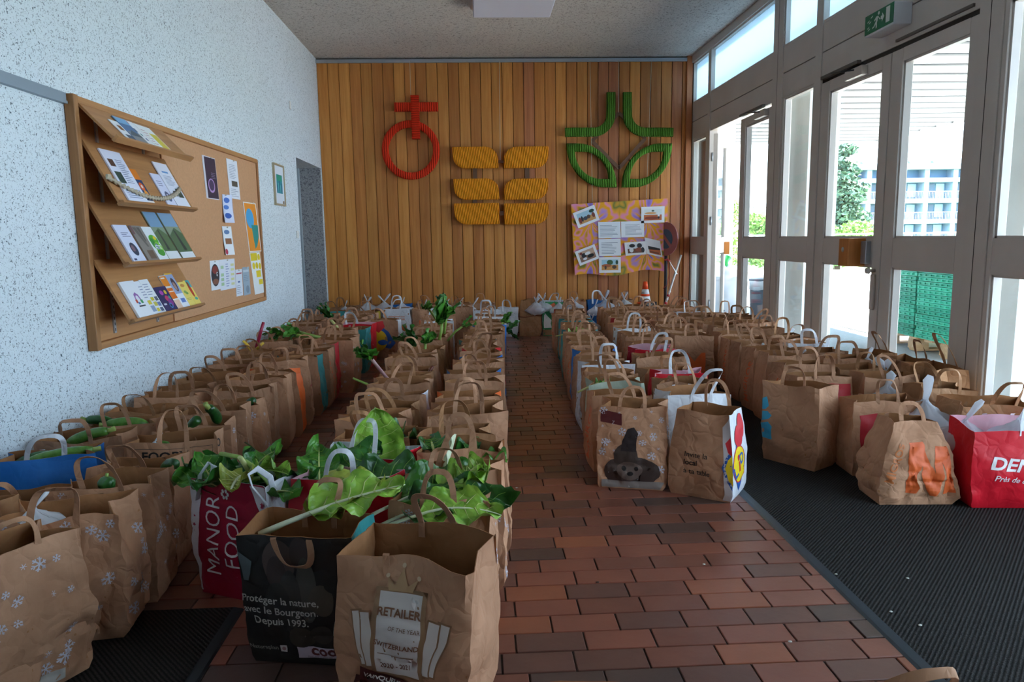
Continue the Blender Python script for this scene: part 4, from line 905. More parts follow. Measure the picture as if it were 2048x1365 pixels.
KR = kraft('red_paper', 'c01424', 'd01c2c', .4, .3); KRI = kraft('red_paper_inside_lit', 'd8a0ac', 'e0b4bd', crease=.3)  # pinkish inside: light coming through the red paper is put into the colour
KP = kraft('crimson_paper', '9c1634', 'ad1c3c', .45, .3)
KB = kraft('black_paper', '211d1c', '2c2725', .4, .3)
KT = kraft('teal_paper', '2a7d80', '3a9090', .45, .3)
KBL = kraft('blue_paper', '1f63ad', '2c74bf', .45, .3)
KO = kraft('orange_paper', 'd85f25', 'e46a2c', .5, .3)
KS = kraft('sage_paper', '9aa392', 'abb3a0', .6, .4)
KG = kraft('green_paper', '2f8a52', '3f9a5e', .5, .4)
KY = kraft('yellow_paper', 'd8b73a', 'e0c24a', .5, .4)
m_flake = M('snowflake_white', 'c4bec8', .7)
STYLE = {
    'yellow': (KY, K, KY, K, KI, K, 'yellow and brown paper bag'),   # front, right, back, left, inside, handle, description
    'plain': (K, K, K, K, KI, K, 'plain brown paper bag'),
    'tan': (KD, KD, KD, KD, KI, KD, 'dark tan paper bag'),
    'snow': (K, K, K, K, KI, K, 'brown snowflake-print bag'),
    'mig': (K, K, K, K, KI, K, 'brown bag with orange side lettering'),
    'white': (KW, KW, KW, KW, KI, KW, 'white paper bag'),
    'redside': (K, KR, K, KR, KI, K, 'brown bag with red sides'),
    'redtop': (K, K, K, K, KI, K, 'brown bag with a red front panel'),
    'red': (KR, KR, KR, KR, KRI, KW, 'red paper bag'),
    'orange': (K, KO, K, KO, KI, K, 'brown bag with orange sides'),
    'teal': (K, KT, K, KT, KI, K, 'brown bag with teal sides'),
    'tealall': (KT, KT, KT, KT, KI, K, 'teal paper bag'),
    'blue': (KBL, KBL, KBL, KBL, KI, KW, 'blue paper bag'),
    'blueside': (K, KBL, K, KBL, KI, K, 'brown bag with blue sides'),
    'sage': (KS, KS, KS, KS, KI, K, 'pale sage green paper bag'),
    'crimson': (KP, KW, KP, KW, KW, KW, 'crimson and white paper bag'),
    'black': (KB, KT, KB, KB, KI, K, 'black paper bag'),
    'green': (KG, KW, KG, KW, KW, KW, 'green and white paper bag'),
    'lidl': (K, KW, K, KW, KI, K, 'white-sided bag with a yellow badge'),
    'wht2': (KW, KW, KW, KW, KW, KW, 'white paper bag, white inside too'),
}
def sstep(a, b, x): t = max(0., min(1., (x - a) / (b - a))); return t * t * (3 - 2 * t)
class Bag: pass
BAGS = []
ROWNAME = {'A': 'the row along the white wall', 'B': 'the second row from the white wall', 'C': 'the first row of the middle block', 'D': 'the middle block beside the aisle',
           'E': 'the row across the aisle', 'F': 'the second row across the aisle', 'F2': 'the third row across the aisle', 'G': 'the first row on the dark mat', 'H': 'the middle row on the dark mat', 'I': 'the row against the glass doors',
           'J': 'the line before the back row', 'K': 'the back line under the boards', 'Z': 'the camera side'}
ORD = 'first second third fourth fifth sixth seventh eighth ninth tenth eleventh twelfth thirteenth fourteenth fifteenth sixteenth seventeenth eighteenth nineteenth twentieth twenty-first twenty-second twenty-third twenty-fourth twenty-fifth twenty-sixth twenty-seventh twenty-eighth twenty-ninth thirtieth'.split()
def make_bag(X, Y, rot, w, d, H_, style, seed, res=1, pinch=.5, flare=(0, 0), lean=(0, 0), crump=1.0, rim=.012, sag=0.0, bulge=.05, handles='ud', hh=.115, label=None, row=None, name='paper_bag', hspan=.05):
    r = random.Random(seed); B = Bag()
    NW, ND, NV = ((9, 6, 9), (16, 10, 16), (26, 16, 26))[res]
    so = Vector((r.uniform(0, 99), r.uniform(0, 99), r.uniform(0, 99)))
    g = pinch * d * .32; ph = r.uniform(0, 6.28); bow = r.uniform(-.01, .014) + bulge * .2
    ph2 = r.uniform(0, 6.28); foldz = r.uniform(.22, .34)
    def P(face, u, t):
        a = w / 2 * (1 + bulge * math.sin(math.pi * min(t * 1.15, 1)) * .6 + flare[0] * t * t); b = d / 2 * (1 + bulge * 2.0 * math.sin(math.pi * min(t * 1.25, 1)) + flare[1] * t * t)
        if t < .12: k = 1 - .07 * (1 - t / .12) ** 2; a *= k; b *= k
        S_ = sstep(.35, 1, t)
        bb = bow * math.sin(math.pi * t)
        wave = rim * 1.2 * t ** 4 * math.sin(u * 2.6 + ph)
        if face == 0: x, y = a * u, -b - bb * (1 - u * u) + wave
        elif face == 1: x, y = a - g * (1 - abs(u)) * S_ + bb * .5 * (1 - u * u) * (1 - S_), b * u + wave * (-u * .0 + (1 - abs(u)) * 0)
        elif face == 2: x, y = -a * u, b + bb * (1 - u * u) + rim * 1.2 * t ** 4 * math.sin(u * 2.2 + ph2)
        else: x, y = -(a - g * (1 - abs(u)) * S_ + bb * .5 * (1 - u * u) * (1 - S_)), -b * u
        z = H_ * t
        z += rim * t ** 5 * noise.noise(Vector((x * 7, y * 7, 3)) + so) * 1.6
        if sag: z -= sag * t ** 3 * sstep(d / 2, -d / 2, y)
        q = Vector((x, y, z))
        k = crump * (.35 + .9 * (1 - t) ** 1.2) * sstep(0, .1, t)
        v1 = noise.noise_vector(q * 9 + so); v2 = noise.noise_vector(q * 21 + so)
        c1 = Vector([(1 - 2.6 * abs(c)) for c in v1]); c2 = Vector([(1 - 2.6 * abs(c)) for c in v2])
        # a fold line across the lower third, where the flat base was creased
        fz = math.exp(-((t - foldz) / .03) ** 2) * -.006 * crump
        disp = c1 * .0105 * k + c2 * .0045 * k
        nx, ny = ((0, -1), (1, 0), (0, 1), (-1, 0))[face]
        q += Vector((disp.x, disp.y, disp.z * .35 * sstep(0, .2, t))) + Vector((nx, ny, 0)) * fz * (1 - abs(u) ** 4)
        q.x += lean[0] * t * t; q.y += lean[1] * t * t
        q.z = max(q.z, .0006)
        return q
    segs = [NW, ND, NW, ND]; per = sum(segs)
    ring = []
    for f in range(4):
        for i in range(segs[f]): ring.append((f, -1 + 2 * i / segs[f]))
    ts = [((j / NV) ** .92) for j in range(NV + 1)]
    pts = [[P(f, u, t) for f, u in ring] for t in ts]
    B.pts, B.ts, B.segs, B.w, B.d, B.H = pts, ts, segs, w, d, H_
    vs = [tuple(p) for rw in pts for p in rw]; fs = []; mi = []
    mats = list(STYLE[style][:5]); um = []
    for m_ in mats:
        if m_ not in um: um.append(m_)
    ix = [um.index(m_) for m_ in mats]
    starts = [0, NW, NW + ND, 2 * NW + ND]
    def facei(i): return 3 if i >= starts[3] else 2 if i >= starts[2] else 1 if i >= starts[1] else 0
    for j in range(NV):
        for i in range(per):
            fs.append((j * per + i, j * per + (i + 1) % per, (j + 1) * per + (i + 1) % per, (j + 1) * per + i)); mi.append(ix[facei(i)])
    fs.append(tuple(range(per))[::-1]); mi.append(ix[0])
    # inner wall, two millimetres in
    off = len(vs); cx = sum(p.x for p in pts[-1]) / per; cy = sum(p.y for p in pts[-1]) / per
    for j, rw in enumerate(pts):
        for i, p in enumerate(rw):
            a_ = rw[i - 1]; b_ = rw[(i + 1) % per]; tg = (b_ - a_); nn = Vector((-tg.y, tg.x, 0)); nn = nn.normalized() if nn.length > 1e-6 else Vector((0, 0, 0))
            q = p + nn * .0022
            if j == 0: q.z += .003
            vs.append(tuple(q))
    for j in range(NV):
        for i in range(per):
            fs.append((off + j * per + (i + 1) % per, off + j * per + i, off + (j + 1) * per + i, off + (j + 1) * per + (i + 1) % per)); mi.append(ix[4])
    fs.append(tuple(off + i for i in range(per))); mi.append(ix[4])
    for i in range(per):
        fs.append((NV * per + i, NV * per + (i + 1) % per, off + NV * per + (i + 1) % per, off + NV * per + i)); mi.append(ix[4])
    me = bpy.data.meshes.new(name); me.from_pydata(vs, [], fs); me.polygons.foreach_set('material_index', mi)
    me.polygons.foreach_set('use_smooth', [True] * len(fs)); me.set_sharp_from_angle(angle=math.radians(32))
    o = link(name, me, um, None, (X, Y, .0005 if not (X > 1.24 or (X < -.85 and Y < 2.36)) else .0135), rot)
    B.o = o; B.rot = rot; B.style = style; B.row = row; B.seed = seed; B.res = res
    rt_ = Matrix.Rotation(rot, 3, 'Z'); B.world = lambda v: rt_ @ Vector(v) + o.location
    # handles: flat paper strips
    hm = STYLE[style][5]
    for side, ch in zip((0, 2), handles):
        if ch == 'n': continue
        n0 = segs[0] // 2 if side == 0 else segs[0] + segs[1] + segs[2] // 2
        pr = pts[-1][n0]; sgn = 1 if side == 0 else -1
        sp = hspan * r.uniform(.9, 1.3); h_ = hh * r.uniform(.82, 1.15); tw = r.choice((-1, 1)) * r.uniform(.3, 1.35); fold = r.uniform(-.7, .75); skew = r.uniform(-.045, .045)
        hwid = r.uniform(.0085, .0105); exs = r.uniform(.32, .75)
        path = []
        inn = .004 * sgn
        NS = 16 if res else 10
        for k in range(NS + 1):
            q = k / NS
            ang = math.pi * q
            ex = exs
            xx = -math.copysign(abs(math.cos(ang)) ** ex, math.cos(ang)) * sp
            zz = math.sin(ang) ** .8 * h_
            yy = inn + math.sin(ang) * h_ * fold * sgn
            if ch == 'd': zz = -math.sin(ang) * h_ * .8; yy = (-.012 - .008 * math.sin(ang)) * sgn if r else 0
            path.append(Vector((pr.x + xx + skew * math.sin(ang), pr.y + yy, pr.z - .004 + zz)))
        path = [path[0] - Vector((0, 0, .045)) if ch != 'd' else path[0] + Vector((0, .004 * sgn, .004))] + path + [path[-1] - Vector((0, 0, .045)) if ch != 'd' else path[-1] + Vector((0, .004 * sgn, .004))]
        mb = MB(); hv = []
        for k, p in enumerate(path):
            t_ = (path[min(k + 1, len(path) - 1)] - path[max(k - 1, 0)]).normalized()
            wd = t_.cross(Vector((0, 1, 0))); wd = wd.normalized() if wd.length > .01 else Vector((1, 0, 0))
            nn = wd.cross(t_).normalized()
            aa = tw * math.sin(math.pi * k / (len(path) - 1)) ** 1.5 + .5 * noise.noise(p * 22 + so)
            wd2 = wd * math.cos(aa) + nn * math.sin(aa); n2 = wd2.cross(t_).normalized()
            hv += [p + wd2 * hwid + n2 * .0008, p - wd2 * hwid + n2 * .0008, p - wd2 * hwid - n2 * .0008, p + wd2 * hwid - n2 * .0008]
        L_ = len(path)
        hf = [(4 * k + a_, 4 * k + (a_ + 1) % 4, 4 * k + 4 + (a_ + 1) % 4, 4 * k + 4 + a_) for k in range(L_ - 1) for a_ in range(4)] + [(0, 1, 2, 3), tuple(4 * L_ - 4 + a_ for a_ in range(4))]
        mb.add(hv, hf, 0, True).build('handle', hm, o, sharp=40)
    B.label = label
    BAGS.append(B)
    return B
def on_bag(B, face, u, v, off=.0014):
    """point on the paper: u metres from the middle of the face, v metres up"""
    W = B.w if face in (0, 2) else B.d
    s0 = [0, B.segs[0], B.segs[0] + B.segs[1], B.segs[0] * 2 + B.segs[1]][face]; n_ = B.segs[face]; per = sum(B.segs)
    fu = max(0, min(n_ - 1e-6, (u / W + .5) * n_)); i = int(fu); fu -= i
    t = max(0, min(.9999, v / B.H)); j = 0
    while j < len(B.ts) - 2 and B.ts[j + 1] < t: j += 1
    ft = (t - B.ts[j]) / (B.ts[j + 1] - B.ts[j])
    a, b = B.pts[j][s0 + i], B.pts[j][(s0 + i + 1) % per]; c, e = B.pts[j + 1][s0 + i], B.pts[j + 1][(s0 + i + 1) % per]
    p = (a * (1 - fu) + b * fu) * (1 - ft) + (c * (1 - fu) + e * fu) * ft
    n = (b - a).cross(c - a).normalized()
    return p + n * off
def slice2d(sh, us, vs_):
    """cut a flat shape along the paper's own grid lines, so that print and paper bend alike"""
    bm = bmesh.new(); V = [bm.verts.new((x, y, 0)) for x, y in sh[0]]
    for f in sh[1]:
        try: bm.faces.new([V[i] for i in f])
        except ValueError: pass
    xs = [p[0] for p in sh[0]]; ys = [p[1] for p in sh[0]]
    for ax, ls, lo, hi in ((0, us, min(xs), max(xs)), (1, vs_, min(ys), max(ys))):
        for l in ls:
            if lo + 1e-5 < l < hi - 1e-5:
                c = [0, 0, 0]; c[ax] = l; nn = [0, 0, 0]; nn[ax] = 1
                bmesh.ops.bisect_plane(bm, geom=bm.verts[:] + bm.edges[:] + bm.faces[:], plane_co=c, plane_no=nn, dist=1e-7)
    bm.verts.index_update(); r = ([(v.co.x, v.co.y) for v in bm.verts], [tuple(v.index for v in f.verts) for f in bm.faces]); bm.free()
    return r
def bag_print(B, name, shapes, label=None, lay=0):
    """shapes: (face, 2D shape, colour); all printed pieces of one name are one flat part"""
    mb = MB(); cols = []
    for k, (face, sh, c) in enumerate(shapes):
        if c not in cols: cols.append(c)
        of = (.0014 + lay * .0012 + .00022 * k) if B.res else (.0012 + lay * .001 + .0003 * k)
        W = B.w if face in (0, 2) else B.d; n_ = B.segs[face]
        sh = slice2d(sh, [W * (i / n_ - .5) for i in range(1, n_)], [t * B.H for t in B.ts[1:-1]])
        mb.add([on_bag(B, face, x, y, of) for x, y in sh[0]], sh[1], cols.index(c), True)
    me = bpy.data.meshes.new(name); me.from_pydata([tuple(v) for v in mb.v], [], mb.f); me.polygons.foreach_set('material_index', mb.mi); me.polygons.foreach_set('use_smooth', [True] * len(mb.f))
    o = link(name, me, [ink(c) if isinstance(c, str) else c for c in cols], B.o)
    if label: o['label'] = label
    return o
def flakes(B, n, seed, faces=(0, 1)):
    r = random.Random(seed); vs = ([], [])
    sh = []
    for f in faces:
        W = B.w if f in (0, 2) else B.d
        for _ in range(n if f in (0, 2) else n // 2):
            cx, cy, R = r.uniform(-W * .44, W * .44), r.uniform(.05, B.H * .95), r.choice((.008, .011, .015, .021))
            v, fc = [], []
            a0 = r.uniform(0, 1)
            for k in range(3):
                a = a0 + k * math.pi / 3; dx, dy = math.cos(a), math.sin(a); b = len(v); tk = R * .09
                v += [(cx - dx * R - dy * tk, cy - dy * R + dx * tk), (cx - dx * R + dy * tk, cy - dy * R - dx * tk), (cx + dx * R + dy * tk, cy + dy * R - dx * tk), (cx + dx * R - dy * tk, cy + dy * R + dx * tk)]; fc.append((b, b + 1, b + 2, b + 3))
            if R > .01:
                for k in range(6):
                    a = a0 + k * math.pi / 3
                    for s in (-1, 1):
                        b = len(v); px, py = cx + math.cos(a) * R * .55, cy + math.sin(a) * R * .55; a2 = a + s * .8; dx, dy = math.cos(a2), math.sin(a2); tk = R * .07; l = R * .38
                        v += [(px - dy * tk, py + dx * tk), (px + dy * tk, py - dx * tk), (px + dx * l + dy * tk, py + dy * l - dx * tk), (px + dx * l - dy * tk, py + dy * l + dx * tk)]; fc.append((b, b + 1, b + 2, b + 3))
            sh.append((f, (v, fc), m_flake))
    o = bag_print(B, 'snowflake_print', [(f, sh_, c) for f, sh_, c in sh][:1] and [(f, ([p for q in sh if q[0] == f for p in q[1][0]], [tuple(i + sum(len(z[1][0]) for z in sh[:m] if z[0] == f) for i in fc) for m, q in enumerate(sh) if q[0] == f for fc in q[1][1]]), m_flake) for f in faces]); o['kind'] = 'stuff'
def mig_print(B, face=1, big=False):
    h = B.H * .15; sh = []
    sh.append((face, move2d(text2d('MIGROS', h * 1.0, .015), .0, B.H * .12, 0), 'd9622b')) if False else None
    t = text2d('MIGROS', .075, .018, 'LEFT', 1.05); sh.append((face, move2d(t, .028, .05, math.pi / 2), 'd2602c'))
    if big: sh.append((0, move2d(text2d('M', .26, .02), 0, .10), 'd8622c'))
    bag_print(B, 'printed_lettering', sh, 'orange lettering')

# ------------------------------------------------------------------ where the bags stand
def put(row, style, X, Yf, rot=0, w=.34, d=.2, H_=.42, label=None, **kw):
    a = math.radians(rot); seed = len(BAGS) * 7 + 11
    cx, cy = X - math.sin(a) * d / 2, Yf + math.cos(a) * d / 2
    res = kw.pop('res', 2 if Yf < 2.75 or (Yf < 3.6 and X > .5) else 1 if Yf < 5.2 else 0)
    r = random.Random(seed + 5)
    kw.setdefault('pinch', r.uniform(.35, 1.0)); kw.setdefault('lean', (r.uniform(-.015, .02), r.uniform(-.015, .015)))
    kw.setdefault('flare', (r.uniform(-.06, .03), r.uniform(-.25, .05))); kw.setdefault('crump', r.uniform(.7, 1.3)); kw.setdefault('rim', r.uniform(.006, .02))
    B = make_bag(cx, cy, a, w, d, H_, style, seed, res, label=label, row=row, **kw)
    if style == 'snow': flakes(B, 26 if res == 2 else 16, seed)
    if style == 'mig': mig_print(B, 1 if X < .5 else 3, True)
    if style == 'redtop': bag_print(B, 'printed_panel', [(0, rect2d(-w * .46, w * .46, H_ * .12, H_ * .9), 'b3202a')], 'red printed panel')
    if style == 'yellow': pass
    return B
rr = random.Random(77)
PL = ['plain'] * 9 + ['snow'] * 3 + ['tan'] * 3 + ['mig'] * 3 + ['white', 'redside', 'orange', 'teal', 'redtop', 'blueside']
def jit(a): return rr.uniform(-a, a)
# row along the wall
A = {}
A[0] = put('A', 'tan', -1.70, 2.20, 10, label='dark tan paper bag with zucchini and aubergine at the front of the wall row', H_=.41)
A[1] = put('A', 'snow', -1.69, 2.47, 6, H_=.35, hh=.10)
A[2] = put('A', 'blue', -1.69, 2.80, 16, w=.345, H_=.42, label='blue paper bag with an orange disc holding a long zucchini')
bag_print(A[2], 'printed_disc', [(0, ell2d(.06, .26, .05, .055), 'c9d4dc'), (0, ell2d(.06, .26, .045, .05), 'b5502a'), (0, ell2d(-.05, .26, .05, .02), 'a8642e'), (0, ell2d(-.10, .24, .03, .015), '8f5426')], 'orange disc on the blue paper')
A[3] = put('A', 'plain', -1.71, 3.08, 8); A[4] = put('A', 'plain', -1.70, 3.36, 14, H_=.40)
ya = 3.66; k = 5
while ya < 8.3:
    A[k] = put('A', rr.choice(PL[:15]), -1.72 + jit(.01), ya, rr.uniform(2, 12), H_=rr.uniform(.39, .43), w=rr.uniform(.31, .34)); ya += rr.uniform(.265, .31); k += 1
# second row from the wall
Bq = {}
Bq[1] = put('B', 'snow', -1.24, 1.88, 62, w=.36, d=.22, H_=.42, crump=1.6, label='crumpled snowflake bag at the very front on the black mat')
bag_print(Bq[1], 'price_tag', [(0, rect2d(-.02, .08, .02, .05), 'b9b0a8')])
Bq[2] = put('B', 'snow', -1.31, 2.165, 8, w=.36, H_=.41, crump=1.4, label='snowflake bag holding a clear plastic bag, second in its row')
Bq[3] = put('B', 'snow', -1.30, 2.42, 6, w=.33, H_=.42, label='tall upright snowflake bag, third from the front in its row')
Bq[4] = put('B', 'plain', -1.335, 2.66, 2, w=.32, H_=.41)
Bq[5] = put('B', 'plain', -1.265, 2.92, 12, w=.34, H_=.45, d=.2, crump=.5, label='brown paper bag with bold black lettering beside the snowflake bags')
sh = [(0, move2d(text2d('FOOBY', .052, .022), -.03, .375), '1f1b1a'), (1, move2d(text2d('FOO', .05, .022), .0, .38), '1f1b1a'), (1, move2d(text2d('BY', .05, .022), .04, .16), '1f1b1a')]
for q in ((-.15, -.148, .06, .425), (.148, .15, .06, .425), (-.15, .15, .423, .425)): sh.append((0, rect2d(*q), '4a3a30'))
bag_print(Bq[5], 'printed_lettering', sh, 'bold black lettering')
Bq[6] = put('B', 'snow', -1.31, 3.23, 12, w=.33); Bq[7] = put('B', 'snow', -1.34, 3.52, 10); Bq[8] = put('B', 'snow', -1.33, 3.76, 4, H_=.40)
Bq[9] = put('B', 'plain', -1.34, 4.02, 10); Bq[10] = put('B', 'plain', -1.33, 4.28, 5, H_=.43); Bq[11] = put('B', 'orange', -1.32, 4.55, 4)
Bq[12] = put('B', 'plain', -1.32, 4.84, 12, H_=.45, label='tall brown paper bag with a thin red stripe in the second row')
bag_print(Bq[12], 'red_stripe', [(1, poly2d([(-.1, .20), (.1, .26), (.1, .27), (-.1, .21)]), 'a8303a')])
Bq[13] = put('B', 'teal', -1.31, 5.12, 2, H_=.42); Bq[14] = put('B', 'mig', -1.30, 5.38, 0); Bq[15] = put('B', 'redside', -1.30, 5.62, 3, H_=.43)
Bq[16] = put('B', 'snow', -1.22, 5.90, -6, w=.36, H_=.44); Bq[17] = put('B', 'mig', -1.24, 6.2, 3); Bq[18] = put('B', 'plain', -1.27, 6.48, 0, H_=.45); Bq[19] = put('B', 'tealall', -1.24, 6.76, -4, H_=.42)
Bq[20] = put('B', 'red', -1.23, 7.04, -5, H_=.43); Bq[21] = put('B', 'plain', -1.28, 7.32, 0); Bq[22] = put('B', 'lidl', -1.02, 7.62, -6, w=.33, H_=.40, label='white-sided bag with a red and yellow badge near the end of its row')
bag_print(Bq[22], 'printed_badge', [(0, poly2d([(-.03, .40 - .06), (.06, .28), (.13, .16), (.08, .10), (0, .12)]), '2456a5'), (0, ell2d(-.05, .19, .10, .11), 'e2b820'), (0, poly2d([(-.14, .385), (.0, .385), (.02, .33), (-.04, .27), (-.11, .31)]), 'cf2a30'), (0, ell2d(.0, .17, .05, .03), '2456a5'), (0, ell2d(-.1, .1, .03, .03), '202a45')], 'round badge print')
Bq[23] = put('B', 'plain', -1.36, 7.62, 0, w=.3); Bq[24] = put('B', 'plain', -1.34, 7.9, 0); Bq[25] = put('B', 'snow', -1.32, 8.16, 0)
# middle block
C_ = {}
C_[0] = put('C', 'crimson', -.875, 2.44, -24, w=.33, d=.15, H_=.43, flare=(.02, .2), pinch=.1, crump=.7, handles='nn', label='crimson bag with tall white lettering and a patterned white edge')
B = C_[0]
sh = [(0, move2d(text2d('MANOR', .082, -.004, 'LEFT', 1.0), -.06, .075, math.radians(84)), 'e6dfe2'), (0, move2d(text2d('FOOD', .082, -.004, 'LEFT', 1.0), .028, .115, math.radians(84)), 'e6dfe2')]
for k in range(6): sh.append((0, ell2d(-.0 + .012 * math.cos(k * 1.047), .385 + .012 * math.sin(k * 1.047), .005, .007, 8), 'e6dfe2'))
edge = [(0, poly2d([(-.165, .012), (-.155, .012), (-.135, .25), (-.10, .425), (-.165, .425)]), 'd9cfd6'), (0, poly2d([(.165, .012), (.157, .012), (.145, .3), (.10, .425), (.165, .425)]), 'd9cfd6')]
rp2 = random.Random(5)
for k in range(46):
    sd = rp2.choice((0, 3, 1)); 
    if sd == 0: u = rp2.choice((-.15, .152)) + rp2.uniform(-.008, .008); v = rp2.uniform(.2, .41)
    else: u = rp2.uniform(-.08, .08); v = rp2.uniform(.04, .41)
    s = rp2.uniform(.005, .011); a0 = rp2.uniform(0, 6)
    edge.append((sd, poly2d([(u + s * (1 if j % 2 else .45) * math.cos(a0 + j * .63), v + s * (1 if j % 2 else .45) * math.sin(a0 + j * .63)) for j in range(10)]), 'ab1f48'))
bag_print(B, 'printed_edge_pattern', edge, 'white edge with small crimson motifs'); bag_print(B, 'printed_lettering', sh, 'tall white lettering', 1)
C_[1] = put('C', 'black', -.535, 2.02, -10, w=.345, d=.19, H_=.41, pinch=.15, crump=.5, flare=(.02, .1), handles='du', label='black paper bag with a pale three-line text beside the crimson bag')
sh = [(0, ell2d(-.05, .33, .05, .07), '4a3a36'), (0, ell2d(-.06, .30, .03, .05), '3a2b28'), (0, ell2d(.02, .36, .035, .05), '3f312e'), (0, ell2d(.03, .25, .03, .10), '45403a'), (0, ell2d(.07, .22, .035, .05), '4b4238'), (0, ell2d(-.02, .22, .035, .09), '352f2b'), (0, ell2d(-.06, .20, .04, .07), '2b2624'),
      (0, ell2d(.0, .10, .04, .035), '3d332b'), (0, ell2d(.06, .11, .035, .03), '352c27'), (0, ell2d(.12, .27, .04, .03), '17130f'), (0, poly2d([(-.17, .36), (-.13, .33), (-.145, .27), (-.16, .27)]), '4c565a')]
bag_print(C_[1], 'printed_photo', sh, 'dark photo of hands holding leeks')
for k, (t, v) in enumerate((('Protéger la nature,', .205), ('avec le Bourgeon.', .172), ('Depuis 1993.', .139))):
    bag_print(C_[1], 'printed_lettering', [(0, move2d(text2d(t, .031, .012), -.055, v), 'b9b4ac')], 'pale lettering', 2.2)
bag_print(C_[1], 'brand_patch', [(0, rect2d(-.02, .125, .028, .066), 'c9b8c4'), (0, move2d(text2d('coop', .05, .03), .07, .038), '6b2a2a'), (0, move2d(text2d('Pour moi et pour toi.', .0085, .0), .045, .030), '5a4a4c')], 'pale patch with dark red lettering')
bag_print(C_[1], 'small_print', [(0, move2d(text2d('Naturaplan', .02, .004), -.125, .05), 'a9a59c'), (0, rect2d(-.075, -.055, .045, .065), 'c9b8b4'), (0, ell2d(-.065, .055, .006, .006, 12), '9a6a6a')])
C_[2] = put('C', 'red', -.50, 2.40, -13, w=.36, H_=.43, d=.19, hh=.12, label='red paper bag full of dark chard behind the black bag')
C_[3] = put('C', 'red', -.47, 2.68, -12, w=.38, H_=.43, d=.2, hh=.15, label='red paper bag with white inside and one big pale chard leaf')
for m_ in range(1):
    C_[3].o.data.materials[1] = KW
for k, (yf, st, hh_) in enumerate(((3.0, 'tan', .41), (3.24, 'plain', .43), (3.48, 'tan', .42), (3.74, 'lidl', .42), (4.02, 'plain', .44), (4.30, 'tan', .42), (4.58, 'plain', .41), (4.88, 'plain', .44), (5.18, 'plain', .42), (5.48, 'tan', .41), (5.78, 'plain', .43), (6.08, 'plain', .42), (6.38, 'mig', .42), (6.68, 'plain', .43), (6.98, 'plain', .41), (7.28, 'white', .42), (7.58, 'plain', .42)), 4):
    C_[k] = put('C', st, -.48 + jit(.015) + (yf - 3) * .012, yf, rr.uniform(-9, 7), H_=hh_, w=.35)
D_ = {}
D_[0] = put('D', 'plain', -.225, 1.745, -20, w=.37, d=.22, H_=.45, flare=(.02, -.12), crump=.6, rim=.022, handles='du', pinch=.35, sag=.015, label='brown paper bag with a crowned award badge at the very front')
B = D_[0]; bx = -.0
sh = [(0, rect2d(-.073, .073, .10, .325), '8f6a4a'), (0, rect2d(-.060, .060, .105, .315), 'cfc3bd')]
for k, (a0, x0) in enumerate(((.16, -.085), (.24, -.105), (-.16, .085), (-.24, .105))):
    sh.insert(0, (0, move2d(rect2d(-.014, .014, -.07, .07), x0, .185, a0), 'cbbdb4')); sh.insert(0, (0, move2d(rect2d(-.018, .018, -.075, .075), x0, .185, a0), '8a6345'))
sh.append((0, poly2d([(-.035, .318), (.032, .318), (.045, .352), (.018, .332), (.0, .375), (-.018, .332), (-.042, .352)]), 'b08a62'))
for x_ in ((-.043, .355), (0, .38), (.046, .355)): sh.append((0, ell2d(*x_, .006, .006, 10), 'c3a688'))
sh = [(f, move2d(q, 0, .045), c) for f, q, c in sh]
bag_print(B, 'award_badge', sh, 'pale award panel with a crown')
sh = [(0, poly2d([(-.125, .045), (-.10, .065), (.10, .065), (.13, .045), (.115, .08), (-.115, .08)]), '3c1614'), (0, poly2d([(-.105, .02), (.105, .0), (.105, .078), (.04, .088), (-.04, .10), (-.105, .108)]), '4c1a18')]
sh = [(f, move2d(q, 0, .045), c) for f, q, c in sh]
bag_print(B, 'ribbon_print', sh, 'dark red ribbon', 2.6)
Tq = [('RETAILER', .029, 0, .255, 0, '7a4a2a', .028), ('OF THE YEAR', .0135, .018, .222, -.03, '7a5a44', .006), ('SWITZERLAND', .0185, 0, .178, 0, '7a4a2a', .02), ('2020 - 2021', .0175, 0, .125, 0, '6a4028', .016), ('VAINQUEUR EN SÉRIE', .0195, 0, .073, -.10, 'd8cdc6', .014), ('2015 - 2021', .025, .0, .045, -.10, 'd8cdc6', .014)]
bag_print(B, 'printed_lettering', [(0, move2d(text2d(t, s, b_), x_, y_ + .045, rt2), c) for t, s, x_, y_, rt2, c, b_ in Tq] + [(0, rect2d(-.05, .05, .203, .205), '8a6a58'), (0, move2d(rect2d(-.085, .085, -.0015, .0015), 0, .068, -.10), '9a8078')], 'brown and pale lettering', 4.2)
bag_print(B, 'side_badge', [(3, move2d(rect2d(-.02, .02, -.03, .04), .09, .24, .2), 'c9bfba'), (3, poly2d([(.07, .16), (.11, .16), (.11, .21), (.09, .20), (.07, .21)]), '4c1a18')])
D_[1] = put('D', 'snow', -.155, 2.20, -9, w=.33, d=.18, H_=.42, handles='uu', label='snowflake bag with a crinkled chard leaf behind the award bag')
D_[2] = put('D', 'snow', -.11, 2.44, -5, w=.35, d=.19, H_=.43, hh=.15, label='snowflake bag with tall looped handles and chard stalks beside the aisle')
D_[3] = put('D', 'redtop', -.075, 2.72, -3, w=.34, d=.19, H_=.43, label='brown bag with a red panel holding chard in the aisle row')
